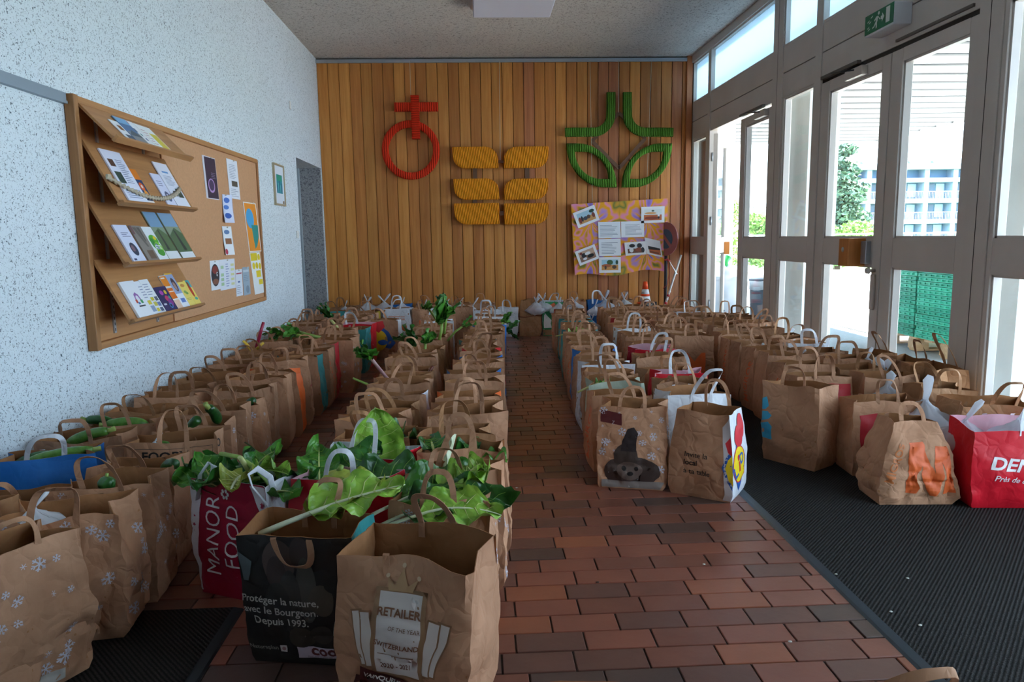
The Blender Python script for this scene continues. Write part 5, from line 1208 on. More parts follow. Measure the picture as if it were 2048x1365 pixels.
for k, (yf, st, hh_, ww) in enumerate(((2.97, 'tan', .42, .35), (3.22, 'plain', .45, .38), (3.48, 'plain', .42, .36), (3.76, 'orange', .41, .38), (4.06, 'plain', .43, .36), (4.33, 'blueside', .43, .35), (4.60, 'plain', .44, .34), (4.88, 'blueside', .43, .33), (5.16, 'redside', .43, .33), (5.46, 'plain', .42, .33), (5.76, 'teal', .42, .33), (6.06, 'plain', .43, .33), (6.36, 'plain', .42, .33), (6.66, 'blueside', .42, .33), (6.96, 'plain', .43, .33), (7.26, 'plain', .41, .33), (7.56, 'white', .42, .33), (7.84, 'plain', .4, .33)), 4):
    D_[k] = put('D', st, -.09 + jit(.012) + (yf - 3) * .042, yf, rr.uniform(-8, 7), H_=hh_, w=ww-.01, hh=.13)
# across the aisle
E_ = {}
E_[0] = put('E', 'snow', .73, 3.42, -16, w=.335, d=.21, H_=.42, crump=.9, label='brown bag with a dark woolly-hat photo at the corner of the aisle')
sh = [(0, poly2d([(-.155, .34), (-.05, .325), (-.05, .385), (-.155, .40)]), '5b1c1f'), (0, ell2d(.0, .09, .135, .085), '4a3b36'), (0, ell2d(-.02, .17, .06, .07), '43352f'), (0, poly2d([(-.05, .2), (.03, .2), (.03, .29), (.01, .32), (-.02, .31), (-.045, .25)]), '2a2020'), (0, ell2d(-.01, .10, .06, .05), '6a5850'), (0, ell2d(-.04, .11, .010, .012), '1d1614'), (0, ell2d(.02, .11, .010, .012), '1d1614'), (0, ell2d(-.01, .085, .014, .010), '1d1614'), (0, rect2d(-.15, .15, .008, .045), '8d827c')]
bag_print(E_[0], 'printed_photo', sh, 'dark photo of a furry animal in a hat'); bag_print(E_[0], 'brand_patch', [(0, rect2d(.04, .15, .012, .04), 'b3a49c'), (0, move2d(text2d('coop', .036, .03), .10, .016), '6b3a34')])
F_ = {}
F_[0] = put('F', 'white', 1.13, 3.60, 9, w=.36, d=.2, H_=.43, hh=.13, crump=.6, label='plain white paper bag between the photo bag and the badge bag')
F_[1] = put('F', 'lidl', 1.03, 3.27, -36, w=.31, d=.22, H_=.42, pinch=.15, flare=(-.2, -.05), crump=.45, handles='nu', label='brown bag with black lettering and a big yellow badge on its white side')
B = F_[1]
bag_print(B, 'printed_lettering', [(0, move2d(text2d('Invite la', .036, .008, 'LEFT'), -.08, .20), '2a211c'), (0, move2d(text2d('local', .036, .024, 'LEFT'), -.08, .160), '2a211c'), (0, move2d(text2d('à ta table', .036, .008, 'LEFT'), -.08, .118), '2a211c')], 'black lettering')
def badge(f, cx, cy, k=1):
    q = [(f, poly2d([(cx - .105 * k, cy - .0), (cx, cy - .135 * k), (cx + .105 * k, cy), (cx, cy + .125 * k)]), '2456a5'), (f, ell2d(cx, cy, .082 * k, .09 * k), 'c8282c'), (f, ell2d(cx, cy, .076 * k, .084 * k), 'f0cf1e'),
         (f, move2d(text2d('L', .085 * k, .03), cx - .04 * k, cy - .055 * k, .45), '2456a5'), (f, ell2d(cx - .008 * k, cy + .032 * k, .013 * k, .015 * k, 14), 'c8282c'), (f, poly2d([(cx - .016 * k, cy - .035 * k), (cx + .006 * k, cy - .035 * k), (cx + .012 * k, cy + .012 * k), (cx - .010 * k, cy + .012 * k)]), 'c8282c'), (f, move2d(text2d('D', .07 * k, .03), cx + .04 * k, cy + .0 * k, .3), '2456a5')]
    return q
bag_print(B, 'badge_print', [(0, poly2d([(.115, .01), (.165, .01), (.165, .415), (.112, .36)]), 'c9c2c4'), (0, poly2d([(.165, .33), (.165, .22), (.135, .245), (.125, .285)]), 'cf2a35')] + [s for s in badge(1, -.02, .17)] + [(1, ell2d(.0, .30, .06, .05), 'cf2a35'), (1, ell2d(.05, .34, .035, .06), 'cf2a35')], 'yellow and blue round badge')
bag_print(B, 'badge_edge', [(0, poly2d([(.165, .05), (.165, .27), (.125, .22), (.105, .17), (.13, .10)]), '2456a5'), (0, poly2d([(.165, .075), (.165, .245), (.135, .21), (.12, .17), (.137, .11)]), 'f0cf1e')] + [(3, poly2d([(-.06, .06), (.06, .02), (.1, .2), (.0, .26)]), '2456a5'), (3, poly2d([(-.04, .10), (.05, .06), (.08, .19), (.0, .22)]), 'f0cf1e'), (3, ell2d(.05, .33, .03, .05), 'cf2a35')])
def ex(yf): return .735 + (yf - 3.5) * .060
for k, (yf, st, hh_) in enumerate(((3.70, 'mig', .41), (3.96, 'sage', .42), (4.24, 'plain', .42), (4.52, 'white', .43), (4.80, 'plain', .42), (5.08, 'blueside', .42), (5.36, 'mig', .43), (5.64, 'tan', .42), (5.92, 'mig', .42), (6.20, 'teal', .42), (6.48, 'plain', .42), (6.76, 'mig', .42), (7.04, 'tealall', .42), (7.34, 'plain', .43), (7.64, 'mig', .42), (7.94, 'plain', .42), (8.24, 'redside', .4)), 1):
    E_[k] = put('E', st, ex(yf) + jit(.012), yf, rr.uniform(-6, 4), H_=hh_, w=.33, hh=.13)
bag_print(E_[5], 'script_lettering', [(0, move2d(text2d('Merci', .045, -.004, shear=.35), -.04, .35), 'd8c8b4')], 'pale script lettering')
def fx(yf): return 1.12 + (yf - 3.6) * .095
for k, (yf, st, hh_) in enumerate(((3.93, 'plain', .42), (4.21, 'red', .42), (4.5, 'tan', .38), (4.78, 'plain', .44), (5.06, 'red', .42), (5.34, 'plain', .42), (5.62, 'mig', .43), (5.92, 'plain', .42), (6.22, 'white', .42), (6.52, 'plain', .42), (6.82, 'redside', .43), (7.12, 'plain', .43), (7.42, 'plain', .42), (7.74, 'tan', .42), (8.04, 'plain', .42)), 2):
    F_[k] = put('F', st, min(fx(yf), 1.50) + jit(.012), yf, rr.uniform(-7, 5), H_=hh_, w=.34, hh=.12)
for k, yf in enumerate((5.72, 6.02, 6.34, 6.66, 6.98, 7.30, 7.62, 7.94, 8.26)):
    put('F2', rr.choice(PL), min(1.73 + (yf - 5.7) * .06, 1.86), yf, rr.uniform(-6, 6), H_=rr.uniform(.39, .43), w=.32)
# on the dark mat
G_ = {}
G_[0] = put('G', 'plain', 1.635, 3.68, -56, w=.325, d=.19, H_=.43, handles='un', crump=.8, label='big brown bag with a blue striped mark at the near corner of the mat block')
bag_print(G_[0], 'printed_mark', [(0, poly2d([(-.16, .12), (-.10, .12), (-.097, .19), (-.12, .215), (-.16, .2)]), '3b9fc4'), (0, poly2d([(-.16, .215), (-.115, .23), (-.097, .25), (-.125, .27), (-.16, .265)]), '3b9fc4'), (0, poly2d([(-.16, .275), (-.14, .28), (-.12, .30), (-.135, .35), (-.16, .335)]), '3b9fc4')], 'blue striped mark')
bag_print(G_[0], 'side_mark', [(3, poly2d([(.02, .12), (.11, .12), (.11, .2), (.02, .18)]), '3b9fc4'), (3, poly2d([(.03, .20), (.11, .215), (.11, .265), (.05, .25)]), '3b9fc4'), (3, poly2d([(.05, .27), (.11, .28), (.11, .34), (.07, .32)]), '3b9fc4')])
G_[1] = put('G', 'plain', 2.045, 3.46, -4, w=.345, d=.21, H_=.385, hh=.12, label='low brown bag with a large red letter on its front, behind the orange letter bag')
bag_print(G_[1], 'printed_letter', [(0, poly2d([(-.13, .02), (-.04, .02), (-.03, .20), (.03, .12), (.10, .2), (.10, .02), (.18, .02), (.18, .325), (.10, .335), (.035, .24), (-.05, .325), (-.14, .315)]), 'b0222c'), (0, ell2d(.03, .19, .035, .07), '2a1c1c')], 'large red letter')
G_[2] = put('G', 'plain', 1.965, 3.06, -4, w=.35, d=.22, H_=.375, flare=(-.42, -.35), pinch=.2, crump=1.5, hh=.09, label='crumpled brown bag with a big orange letter M at the front of the mat')
bag_print(G_[2], 'printed_letter', [(0, poly2d([(-.075, .06), (-.02, .055), (-.005, .19), (.04, .045), (.075, .045), (.105, .2), (.105, .05), (.16, .055), (.155, .27), (.085, .27), (.06, .15), (.025, .29), (-.055, .285)], .012), 'd9602a'), (0, move2d(text2d('MIGROS', .05, .014, 'LEFT'), -.125, .10, math.radians(78)), 'c9743f')], 'big orange letter M')
G_[3] = put('H', 'red', 2.40, 2.98, -6, w=.46, d=.21, H_=.37, flare=(.02, .05), pinch=.1, crump=.6, hh=.13, sag=.02, label='bright red bag with white lettering at the right front of the mat')
bag_print(G_[3], 'printed_lettering', [(0, move2d(text2d('DENNER', .082, .028, 'LEFT', 1.0, .15), -.165, .19, -.09), 'efe8e8'), (0, move2d(text2d('Près de chez toi', .036, .008, 'LEFT', 1.0, .12), -.145, .137, -.09), 'e6dcdc')], 'white lettering')
put('H', 'tan', 2.505, 3.30, -6, w=.40, d=.24, H_=.39, hh=.12, label='wide dark brown bag holding a knotted clear plastic bag behind the red bag')
put('H', 'tan', 2.45, 3.62, -3, w=.30, d=.2, H_=.41, handles='uu')
put('I', 'tan', 2.735, 4.0, 90, w=.34, d=.19, H_=.46, hh=.17, label='tall brown bag with a looped handle by the door post')
def gx(yf): return 1.97 + (yf - 4) * .085
for k, (yf, st, hh_) in enumerate(((3.98, 'redtop', .41), (4.28, 'mig', .43), (4.56, 'snow', .44), (4.86, 'mig', .43), (5.16, 'plain', .43), (5.46, 'mig', .42), (5.76, 'plain', .42), (6.08, 'plain', .43), (6.40, 'plain', .42), (6.72, 'tan', .42), (7.04, 'plain', .42), (7.36, 'plain', .41), (7.70, 'white', .4), (8.04, 'plain', .41), (8.38, 'plain', .4)), 4):
    G_[k] = put('G', st, min(gx(yf), 2.28) + jit(.012), yf, rr.uniform(-7, 5), H_=hh_, w=.33, hh=.12)
Hm = {}
def hx(yf): return min(2.33 + (yf - 4) * .08, 2.58)
for k, (yf, st) in enumerate(((3.92, 'plain'), (4.22, 'tan'), (4.52, 'plain'), (4.82, 'plain'), (5.12, 'white'), (5.42, 'plain'), (5.74, 'tan'), (6.06, 'plain'), (6.38, 'plain'), (6.70, 'plain'), (7.02, 'tan'), (7.36, 'plain'))):
    Hm[k] = put('H', st, hx(yf) + jit(.01), yf, rr.uniform(-6, 6), H_=rr.uniform(.40, .44), w=.31, hh=.125)
put('I', 'plain', 2.755, 4.36, 90, w=.32, d=.17, H_=.44, label='upright brown bag with a dark blue square label against the closed glass door')
bag_print(BAGS[-1], 'blue_label', [(3, rect2d(-.06, .06, .28, .43), '1d3f70'), (3, move2d(text2d('ALDI', .03, .01), 0, .32), 'c9d4e0'), (3, poly2d([(-.03, .36), (.03, .36), (.025, .40), (.0, .41), (-.025, .40)]), '8fb0cc')], 'dark blue square label')
put('I', 'tan', 2.76, 4.75, 90, w=.32, d=.16, H_=.43, hh=.15)
# back rows
J = {}
for k, (x, st, yf, hh_, rt3) in enumerate(((-1.70, 'tealall', 8.62, .41, 0), (-1.34, 'yellow', 8.66, .40, 4), (-.98, 'white', 8.62, .43, -8), (-.62, 'mig', 8.60, .42, -4), (-.24, 'plain', 8.62, .43, 3), (.10, 'white', 8.50, .40, 0))):
    J[k] = put('J', st, x, yf, rt3, H_=hh_, w=.33)
bag_print(J[2], 'printed_lines', [(0, rect2d(-.10, .10, .33 - .02 * q, .337 - .02 * q), 'd8783c') for q in range(3)] + [(0, ell2d(.09, .2, .03, .04), 'd8693a'), (0, rect2d(-.12, .02, .19, .196), 'd8783c'), (0, rect2d(-.12, .02, .205, .211), 'd8783c')], 'orange lettering lines')
Kr = {}
for k, (x, st, hh_) in enumerate(((-1.72, 'tan', .41), (-1.36, 'plain', .42), (-1.0, 'blue', .43), (-.64, 'plain', .42), (-.28, 'tan', .43), (.06, 'plain', .42), (.345, 'wht2', .36), (.64, 'tan', .46), (.935, 'green', .43), (1.225, 'mig', .43), (1.52, 'blue', .43), (1.81, 'plain', .43))):
    Kr[k] = put('K', st, x, 9.10 - (.04 if k > 5 else 0), rr.uniform(-4, 4), H_=hh_, w=.275 if k > 5 else .33, d=.19, **({'handles': 'nn', 'flare': (-.1, -.85), 'pinch': .0} if k == 7 else {}))
Kr[7].label = 'brown bag rolled shut and tied round with a cord at the back wall'
cb = MB(); 
ringp = [on_bag(Kr[7], f, u, .25 + .01 * math.sin(u * 20 + f), .004) for f, us in ((0, (-.13, -.06, 0, .06, .13)), (1, (-.05, 0, .05)), (2, (-.13, 0, .13)), (3, (-.05, 0, .05))) for u in us]
cb.tube(ringp + [ringp[0]], .006, 6).build('tied_cord', ink('8a4a2c'), Kr[7].o)
bag_print(Kr[8], 'printed_shapes', [(0, poly2d([(-.12, .1), (-.03, .1), (-.03, .2), (-.12, .3)]), 'e8e4e0'), (0, poly2d([(-.09, .36), (.0, .42), (.06, .33)]), 'e0683a'), (0, rect2d(-.15, .15, .01, .08), 'a07a58'), (0, poly2d([(.0, .12), (.08, .12), (.02, .28)]), 'eceae6'), (0, rect2d(.09, .15, .1, .4), 'e8e4e4')], 'orange and white shapes')
# two bags right in front of the camera, only their handles reach into the picture
put('Z', 'plain', .26, 1.08, -10, w=.33, d=.19, H_=.405, handles='un', res=1, hh=.15, label='brown bag showing only its handle tip at the lower picture edge on the tiles')
put('Z', 'plain', .71, .985, 4, w=.33, d=.19, H_=.415, handles='nu', res=1, hh=.118, hspan=.06, label='brown bag showing only its handle arch at the lower picture edge by the mat')
cnt = {}
for B in BAGS:
    n_ = cnt.get(B.row, 0); cnt[B.row] = n_ + 1
    desc = STYLE[B.style][6]
    if not B.label:
        frm = 'from the left' if B.row in 'JK' else 'from the front'
        B.label = f'{desc}, {ORD[n_]} {frm} in {ROWNAME[B.row]}'
        ww = B.label.split()
        if len(ww) > 16: B.label = f'{desc}, {ORD[n_]} in {ROWNAME[B.row]}'
    tag(B.o, B.label, 'paper bag', 'donated paper bags set out in rows')

# ------------------------------------------------------------------ vegetables and plastic bags in the paper bags
def vegmat(name, a, b, rough=.4, scale=20, crease=0.0):
    if name in MATS: return MATS[name]
    mt = kraft(name, a, b, rough, crease); n = mt.node_tree.nodes
    for q in n:
        if q.type == 'TEX_NOISE' and q.inputs['Scale'].default_value == 9: q.inputs['Scale'].default_value = scale
    mt.node_tree.nodes['Principled BSDF'].inputs['Specular IOR Level'].default_value = .5
    return mt
V_DK = vegmat('chard_dark', '1d4a1c', '3a7a2c', .33, 20, .9); V_MD = vegmat('chard_mid', '2f6a22', '57962f', .33, 20, .9); V_LT = vegmat('chard_light', '6a9a2c', '9cc04a', .38, 20, .9); V_YL = vegmat('chard_yellow', '8a9a34', 'b4b84a', .4, 20, .9)
V_ST = vegmat('stalk_pale', 'b8c070', 'd6d894', .4); V_RB = vegmat('stalk_red', 'a31c40', 'bf2c50', .35); V_BR = vegmat('stalk_brown', '6a2c1e', '7c3a26', .4); V_YS = vegmat('stalk_yellow', 'd8ac2c', 'e6c44a', .35)
V_WH = vegmat('stalk_white', 'd0d6b4', 'e4e8cc', .4); V_PK = vegmat('stalk_pink', 'b5808a', 'c8a09a', .4); V_GS = vegmat('stalk_green', '7a9a3c', '9cb85a', .4)
V_ZU = vegmat('zucchini_skin', '173c1a', '2d5f24', .28, 45); V_ZL = vegmat('zucchini_light', '3f6a28', '5f8c38', .3, 45); V_ZS = vegmat('zucchini_stem', '8a9c4a', 'a8b860', .5); V_AU = vegmat('aubergine_skin', '140d14', '201420', .2)
def leaf_pts(base, yaw, pitch, bend, L, W, seed, roll=0, crk=.02, n=18, m=30):
    so = Vector((seed * 1.7, seed * .9, seed * 2.3)); pos = Vector(base); path = []
    for j in range(m + 1):
        s = j / m; th = pitch + bend * s
        dr = Vector((math.cos(th) * math.sin(yaw), math.cos(th) * math.cos(yaw), math.sin(th)))
        nr = Vector((-math.sin(th) * math.sin(yaw), -math.sin(th) * math.cos(yaw), math.cos(th)))
        if j: pos = pos + dr * (L / m)
        path.append((pos.copy(), dr, nr))
    def f(u, v):
        j = min(m, int(round(v * m))); p, dr, nr = path[j]; sd = dr.cross(nr)
        x = (u - .5) * 2
        wd = W / 2 * (max(0.0, math.sin(math.pi * (v * .90 + .10))) ** .55) * (1 - .12 * v ** 3) * (1 + .05 * noise.noise(Vector((seed, v * 5, x))))
        if v < .06: wd *= v / .06 * .7 + .3
        q = Vector((x * .5 * W * 10, v * L * 10, 0)) * 1.3
        c = crk * (abs(x) ** .7 + .15) * (1.2 * noise.noise(q * 1.3 + so) + .9 * abs(noise.noise(q * 2.6 + so)) - .3) + crk * .8 * abs(x) ** 3 * math.sin(v * 15 + seed + x * 2)
        cup = W * .16 * x * x
        sx, sn = math.cos(roll), math.sin(roll)
        lat = sd * sx + nr * sn; nn = nr * sx - sd * sn
        return tuple(p + lat * (x * wd) + nn * (c + cup))
    return f, path
def add_leaf(parent, base, yaw, pitch, bend, L, W, seed, mt, stalk=V_ST, roll=0, crk=.027, stem=.12, rs=.008, big=True):
    n, m = (18, 30) if big else (6, 9)
    f, path = leaf_pts(base, yaw, pitch, bend, L, W, seed, roll, crk, n, m)
    mb = MB(); mb.grid(f, n, m)
    g0 = len(mb.v); mb.grid(lambda u, v: tuple(Vector(f(u, v)) - path[min(m, int(round(v * m)))][2] * .0012), n, m)
    me = bpy.data.meshes.new('leaf'); me.from_pydata(mb.v, [], mb.f); me.polygons.foreach_set('use_smooth', [True] * len(mb.f))
    lo = link('leaf', me, mt, parent)
    p0, d0, n0 = path[0]
    pts = [p0 - d0 * stem, p0 - d0 * stem * .5] + [Vector(p[0]) - p[2] * .002 for p in path[::2 if big else 3]]
    k = len(pts)
    MB().tube(pts, [rs * (1 - .8 * i / (k - 1)) for i in range(k)], 8 if big else 5, flat=.7).build('rib', stalk, lo)
    # side veins
    if big:
        mb = MB()
        for q in range(4, m - 5, 4):
            for s in (0, 1):
                e = .5 + (.42 if s else -.42)
                vv = [Vector(f(.5 + (e - .5) * t, min(1, q / m + .12 * t))) + path[q][2] * .0008 for t in (0, .33, .66, 1)]
                mb.tube(vv, [rs * .2, rs * .16, rs * .11, rs * .06], 5)
        mb.build('veins', V_LT if mt in (V_DK, V_MD) else V_ST, lo)
    return lo
def veg(name, label, cat, base, grp=None):
    o = empty(name, base); tag(o, label, cat, grp); return o
def wl(B, x, y, z): return B.world((x, y, z))
def chard(B, label, leaves, name='chard_bunch', at=(0, 0, .25), grp=None):
    b = wl(B, *at); o = veg(name, label, 'chard', b, grp)
    for k, (x, y, z, yaw, pit, bend, L, W, mt, st, *ex_) in enumerate(leaves):
        e = ex_[0] if ex_ else {}
        p = wl(B, x, y, z) - b
        add_leaf(o, p, math.radians(yaw), math.radians(pit), math.radians(bend), L, W, k * 3 + B.seed, mt, st, **e)
    return o
# yaw 0 = away from the camera, 90 = to the right
chard(C_[0], 'large bunch of dark green chard filling the crimson bag', [
    (-.09, .02, 0.347, -70, 70, -85, 0.221, 0.144, V_DK, V_ST), (-.07, -.03, 0.347, -35, 80, -85, 0.204, 0.135, V_DK, V_ST, {'roll': .5}), (-.02, .03, 0.357, 30, 75, -85, 0.230, 0.144, V_MD, V_ST), (.05, .04, 0.347, 80, 60, -85, 0.212, 0.126, V_DK, V_ST),
    (-.05, -.04, 0.367, 200, 70, -85, 0.170, 0.126, V_DK, V_ST, {'roll': -.4}), (.08, -.02, 0.347, 110, 55, -80, 0.187, 0.108, V_MD, V_ST), (-.12, .0, 0.357, -120, 65, -85, 0.170, 0.117, V_MD, V_ST, {'roll': .6}), (.0, .0, 0.367, 10, 85, -60, 0.170, 0.126, V_DK, V_ST, {'roll': .8}),
    (.045, -.045, 0.447, 190, 20, -60, 0.102, 0.108, V_YL, V_WH, {'stem': .02, 'rs': .014}), (-.1, -.03, 0.357, -60, 85, -60, 0.170, 0.126, V_MD, V_ST)], at=(0, 0, .3))
o = veg('chard_stalk', 'long pale chard stalk arching out of the crimson bag to a small leaf', 'chard', on_y(441, 908, 2.52))
b0 = o.location.copy()
pts = [on_y(441, 908, 2.52), on_y(478, 915, 2.50), on_y(512, 938, 2.48), on_y(533, 962, 2.47), on_y(543, 985, 2.46)]
MB().tube([p - b0 for p in pts], [.012, .012, .011, .009, .006], 8, flat=.6).build('stalk', V_GS, o)
add_leaf(o, pts[2] - b0, math.radians(100), math.radians(5), math.radians(-25), .12, .10, 5, V_LT, V_GS, roll=.5, stem=.01)
for k, (a, b, lb) in enumerate((((480, 915), (498, 945), 'short pale chard stalk standing among the leaves of the crimson bag'), ((470, 965), (520, 957), 'pale chard stalk lying across the leaves of the crimson bag'))):
    p, q = on_y(*b, 2.5), on_y(*a, 2.47); o = veg('chard_stalk', lb, 'chard', p); MB().tube([(0, 0, 0), (q - p) * .5 + Vector((0, 0, .003)), q - p], [.011, .012, .012], 8, flat=.6).build('stalk', V_GS if k else V_ST, o)
# white strap handles of the crimson bag
for a, b, c in (((398, 1005), (410, 935), (440, 920)), ((545, 1000), (490, 945), (545, 930))): pass
mb_pts = [[on_y(x, y, yy) for x, y, yy in q] for q in (((395, 1000, 2.48), (400, 950, 2.47), (418, 925, 2.46), (428, 935, 2.47), (420, 970, 2.49)), ((535, 1010, 2.36), (505, 975, 2.35), (497, 950, 2.36), (515, 938, 2.38), (540, 955, 2.39), (548, 985, 2.40)))]
for pts in mb_pts:
    inv = C_[0].o.matrix_basis.inverted() if False else Matrix.Rotation(-C_[0].rot, 3, 'Z')
    lp_ = [inv @ (p - C_[0].o.location) for p in pts]
    mb = MB(); mb.tube(lp_, .011, 8, flat=.16); mb.build('handle', KW, C_[0].o)
chard(C_[1], 'yellow-green chard leaf with a pale rib leaning in the black bag', [(-.02, .04, .42, 78, 18, -12, .30, .15, V_LT, V_WH, {'roll': -.5, 'stem': .16, 'rs': .012}), (-.04, .06, .41, 70, 20, -10, .26, .14, V_YL, V_ST, {'roll': -.5, 'crk': .03})], at=(0, 0, .4))
chard(C_[2], 'two broad dark chard leaves and a cluster of pale ones in the red bag', [(-.07, .06, 0.345, 40, 60, -70, 0.255, 0.180, V_DK, V_ST, {'roll': -.2}), (.02, .0, 0.385, 80, 25, -50, 0.255, 0.171, V_DK, V_WH, {'roll': -.4}), (-.12, .03, 0.365, -10, 70, -60, 0.187, 0.153, V_MD, V_ST)], at=(0, 0, .3))
o = veg('squash', 'ribbed pale green squash on the chard in the red bag', 'squash', wl(C_[2], -.0, -.06, .42))
mb = MB()
def ribbed(u, v):
    a = u * 2 * math.pi; b = (v - .5) * math.pi; k = 1 + .13 * abs(math.sin(a * 4)); return (.062 * math.cos(a) * math.cos(b) * k, .05 * math.sin(a) * math.cos(b) * k, .045 * math.sin(b) + .0)
mb.grid(ribbed, 40, 12); mb.build('flesh', V_YL, o); MB().tube([(0, 0, .04), (.01, 0, .06)], [.012, .008], 7).build('stem', V_GS, o)
chard(C_[3], 'single big glossy pale green chard leaf standing in the red bag', [(.05, .0, .33, -25, 78, 10, .27, .21, V_LT, V_WH, {'roll': .15, 'crk': .016})], at=(0, 0, .3))
chard(D_[1], 'crinkled green chard leaves spilling over the snowflake bag', [(-.14, -.04, .40, 65, 18, -22, .34, .17, V_MD, V_WH, {'roll': -.5, 'crk': .03}), (-.10, -.08, .38, 80, 22, -45, .36, .16, V_DK, V_WH, {'roll': -.55, 'crk': .03}), (.0, .02, .43, 75, 28, -20, .18, .13, V_LT, V_ST, {'crk': .03, 'roll': -.3}), (-.04, -.10, .39, 95, 20, -40, .26, .13, V_LT, V_WH, {'roll': -.6, 'crk': .03}), (.06, .03, .44, 50, 45, -30, .12, .1, V_LT, V_ST, {'crk': .025})], at=(0, 0, .35))
o = veg('chard_leaf', 'pale underside of a chard leaf between tall handles', 'chard', wl(D_[2], -.05, .05, .38))
add_leaf(o, (0, 0, 0), math.radians(60), math.radians(65), .1, .16, .07, 4, vegmat('leaf_pale', 'b7bd98', 'c9ceb0', .5), V_WH, roll=.4, crk=.006, stem=.03)
def stick(label, pxs, Y, r, mt, name='chard_stalk', cat='chard', leaf=None, Y2=None):
    n_ = len(pxs); pts = [on_y(x, y, Y + ((Y2 - Y) * i / (n_ - 1) if Y2 else 0)) for i, (x, y) in enumerate(pxs)]
    o = veg(name, label, cat, pts[-1]); b = pts[-1]
    MB().tube([p - b for p in pts], [r * (.8 + .2 * i / (n_ - 1)) for i in range(n_)], 8, flat=.75).build('stalk', mt, o)
    if leaf:
        d = (pts[0] - pts[1]).normalized(); yaw = math.atan2(d.x, d.y); pit = math.asin(max(-1, min(1, d.z)))
        r_ = random.Random(int(pxs[0][0]))
        for k in range(leaf[0]):
            add_leaf(o, pts[0] - b - d * .01, yaw + r_.uniform(-.8, .8), pit + r_.uniform(-.6, .5), r_.uniform(-1.0, .1), leaf[1] * r_.uniform(.7, 1.1), leaf[2] * r_.uniform(.7, 1.1), k + pxs[0][0], leaf[3], V_GS, roll=r_.uniform(-.7, .7), crk=.015, stem=.02, rs=.004, big=False)
    return o
stick('pale green chard stalk tip poking over the tall-handled snowflake bag', [(968, 942), (978, 955), (990, 972)], 2.55, .012, V_ST)
stick('yellow chard stalk in the bag with the red panel', [(821, 944), (838, 956), (862, 972)], 2.78, .011, V_YS, leaf=(2, .08, .07, V_DK))
stick('brown-red chard stalk lying across two bags of the middle block', [(884, 893), (850, 893), (820, 898), (782, 912)], 3.12, .012, V_BR)
stick('long pink rhubarb stalk with a big leaf leaning from the middle block', [(738, 712), (756, 735), (778, 762), (800, 785)], 4.15, .014, V_PK, 'rhubarb', 'rhubarb', (6, .12, .10, V_MD), 4.45)
stick('second rhubarb stalk beside the long pink one', [(783, 756), (798, 772), (812, 786)], 4.42, .013, V_GS, 'rhubarb', 'rhubarb')
stick('cut green rhubarb stalk pointing left from the middle block', [(706, 757), (732, 768), (768, 786)], 4.12, .011, V_GS, 'rhubarb', 'rhubarb')
stick('magenta rhubarb stalk lying over the blue-sided bag', [(970, 732), (982, 745), (995, 760)], 4.7, .011, V_RB, 'rhubarb', 'rhubarb')
stick('dark red rhubarb stalk leaning in the middle block', [(866, 733), (858, 745), (850, 756)], 4.62, .016, V_BR, 'rhubarb', 'rhubarb')
stick('crimson rhubarb stalk standing up by the white wall', [(527, 645), (521, 665), (513, 695)], 5.85, .020, V_RB, 'rhubarb', 'rhubarb')
stick('yellow stalk tip in the wall row', [(486, 682), (494, 690), (504, 702)], 5.6, .016, V_YS)
stick('yellow-green stalk beside the crimson rhubarb', [(527, 686), (521, 691), (514, 698)], 5.7, .016, V_YS)
stick('celery bunch lying over the wall row, first from the front', [(562, 668), (590, 672), (620, 672)], 6.2, .024, V_GS, 'celery', 'celery', (6, .16, .08, V_MD))
stick('celery bunch lying over the wall row, second from the front', [(596, 664), (615, 670), (640, 676)], 6.1, .022, V_GS, 'celery', 'celery', (6, .16, .08, V_MD))
stick('celery bunch with a leafy head near the grey door', [(660, 638), (672, 652), (686, 670)], 6.95, .02, V_ST, 'celery', 'celery', (7, .18, .10, V_DK))
stick('leafy chard standing in the middle block, dark bushy one', [(822, 690), (826, 702), (832, 720)], 5.5, .014, V_ST, leaf=(7, .16, .12, V_DK))
stick('leafy chard standing in the middle block, beside the bushy one', [(851, 685), (850, 700), (848, 722)], 5.4, .016, V_GS, leaf=(4, .11, .09, V_MD))
stick('tall chard stem with a curled head above the middle block', [(890, 618), (892, 640), (888, 668)], 6.0, .016, V_GS, leaf=(4, .14, .09, V_DK))
stick('slanting chard stem with a small head above the middle block', [(856, 617), (866, 630), (880, 650)], 6.05, .015, V_GS, leaf=(3, .09, .07, V_MD))
stick('broad chard leaf cluster in the centre of the middle block', [(884, 645), (882, 665), (876, 690)], 5.9, .018, V_GS, leaf=(8, .22, .14, V_MD))
stick('chard stem leaning right to a single leaf', [(927, 652), (910, 664), (895, 682)], 6.1, .013, V_GS, leaf=(2, .16, .10, V_MD))
stick('leek reaching towards the white bag at the end of the middle block', [(1008, 645), (998, 654), (984, 664)], 7.0, .02, V_GS, 'leek', 'leek', (4, .14, .07, V_MD))
stick('reddish stalk with green head at the end of the middle block', [(1012, 662), (1000, 665), (982, 672)], 6.9, .014, V_PK, 'leek', 'leek', (5, .18, .07, V_DK))
chard(E_[10], 'flat light green leaf lying on a bag across the aisle', [(-.10, 0, .40, 80, 10, -15, .18, .12, V_LT, V_ST)], at=(0, 0, .4))
chard(E_[2], 'small green leaf at the rim of the sage bag', [(-.13, 0, .40, 60, 15, -20, .12, .08, V_MD, V_ST)], at=(0, 0, .4))
chard(C_[4], 'dark small chard leaves in the bag behind the red one', [(.05, -.03, .39, 40, 35, -60, .13, .11, V_DK, V_ST), (.1, .0, .38, 100, 25, -40, .12, .1, V_DK, V_ST)], at=(0, 0, .38))
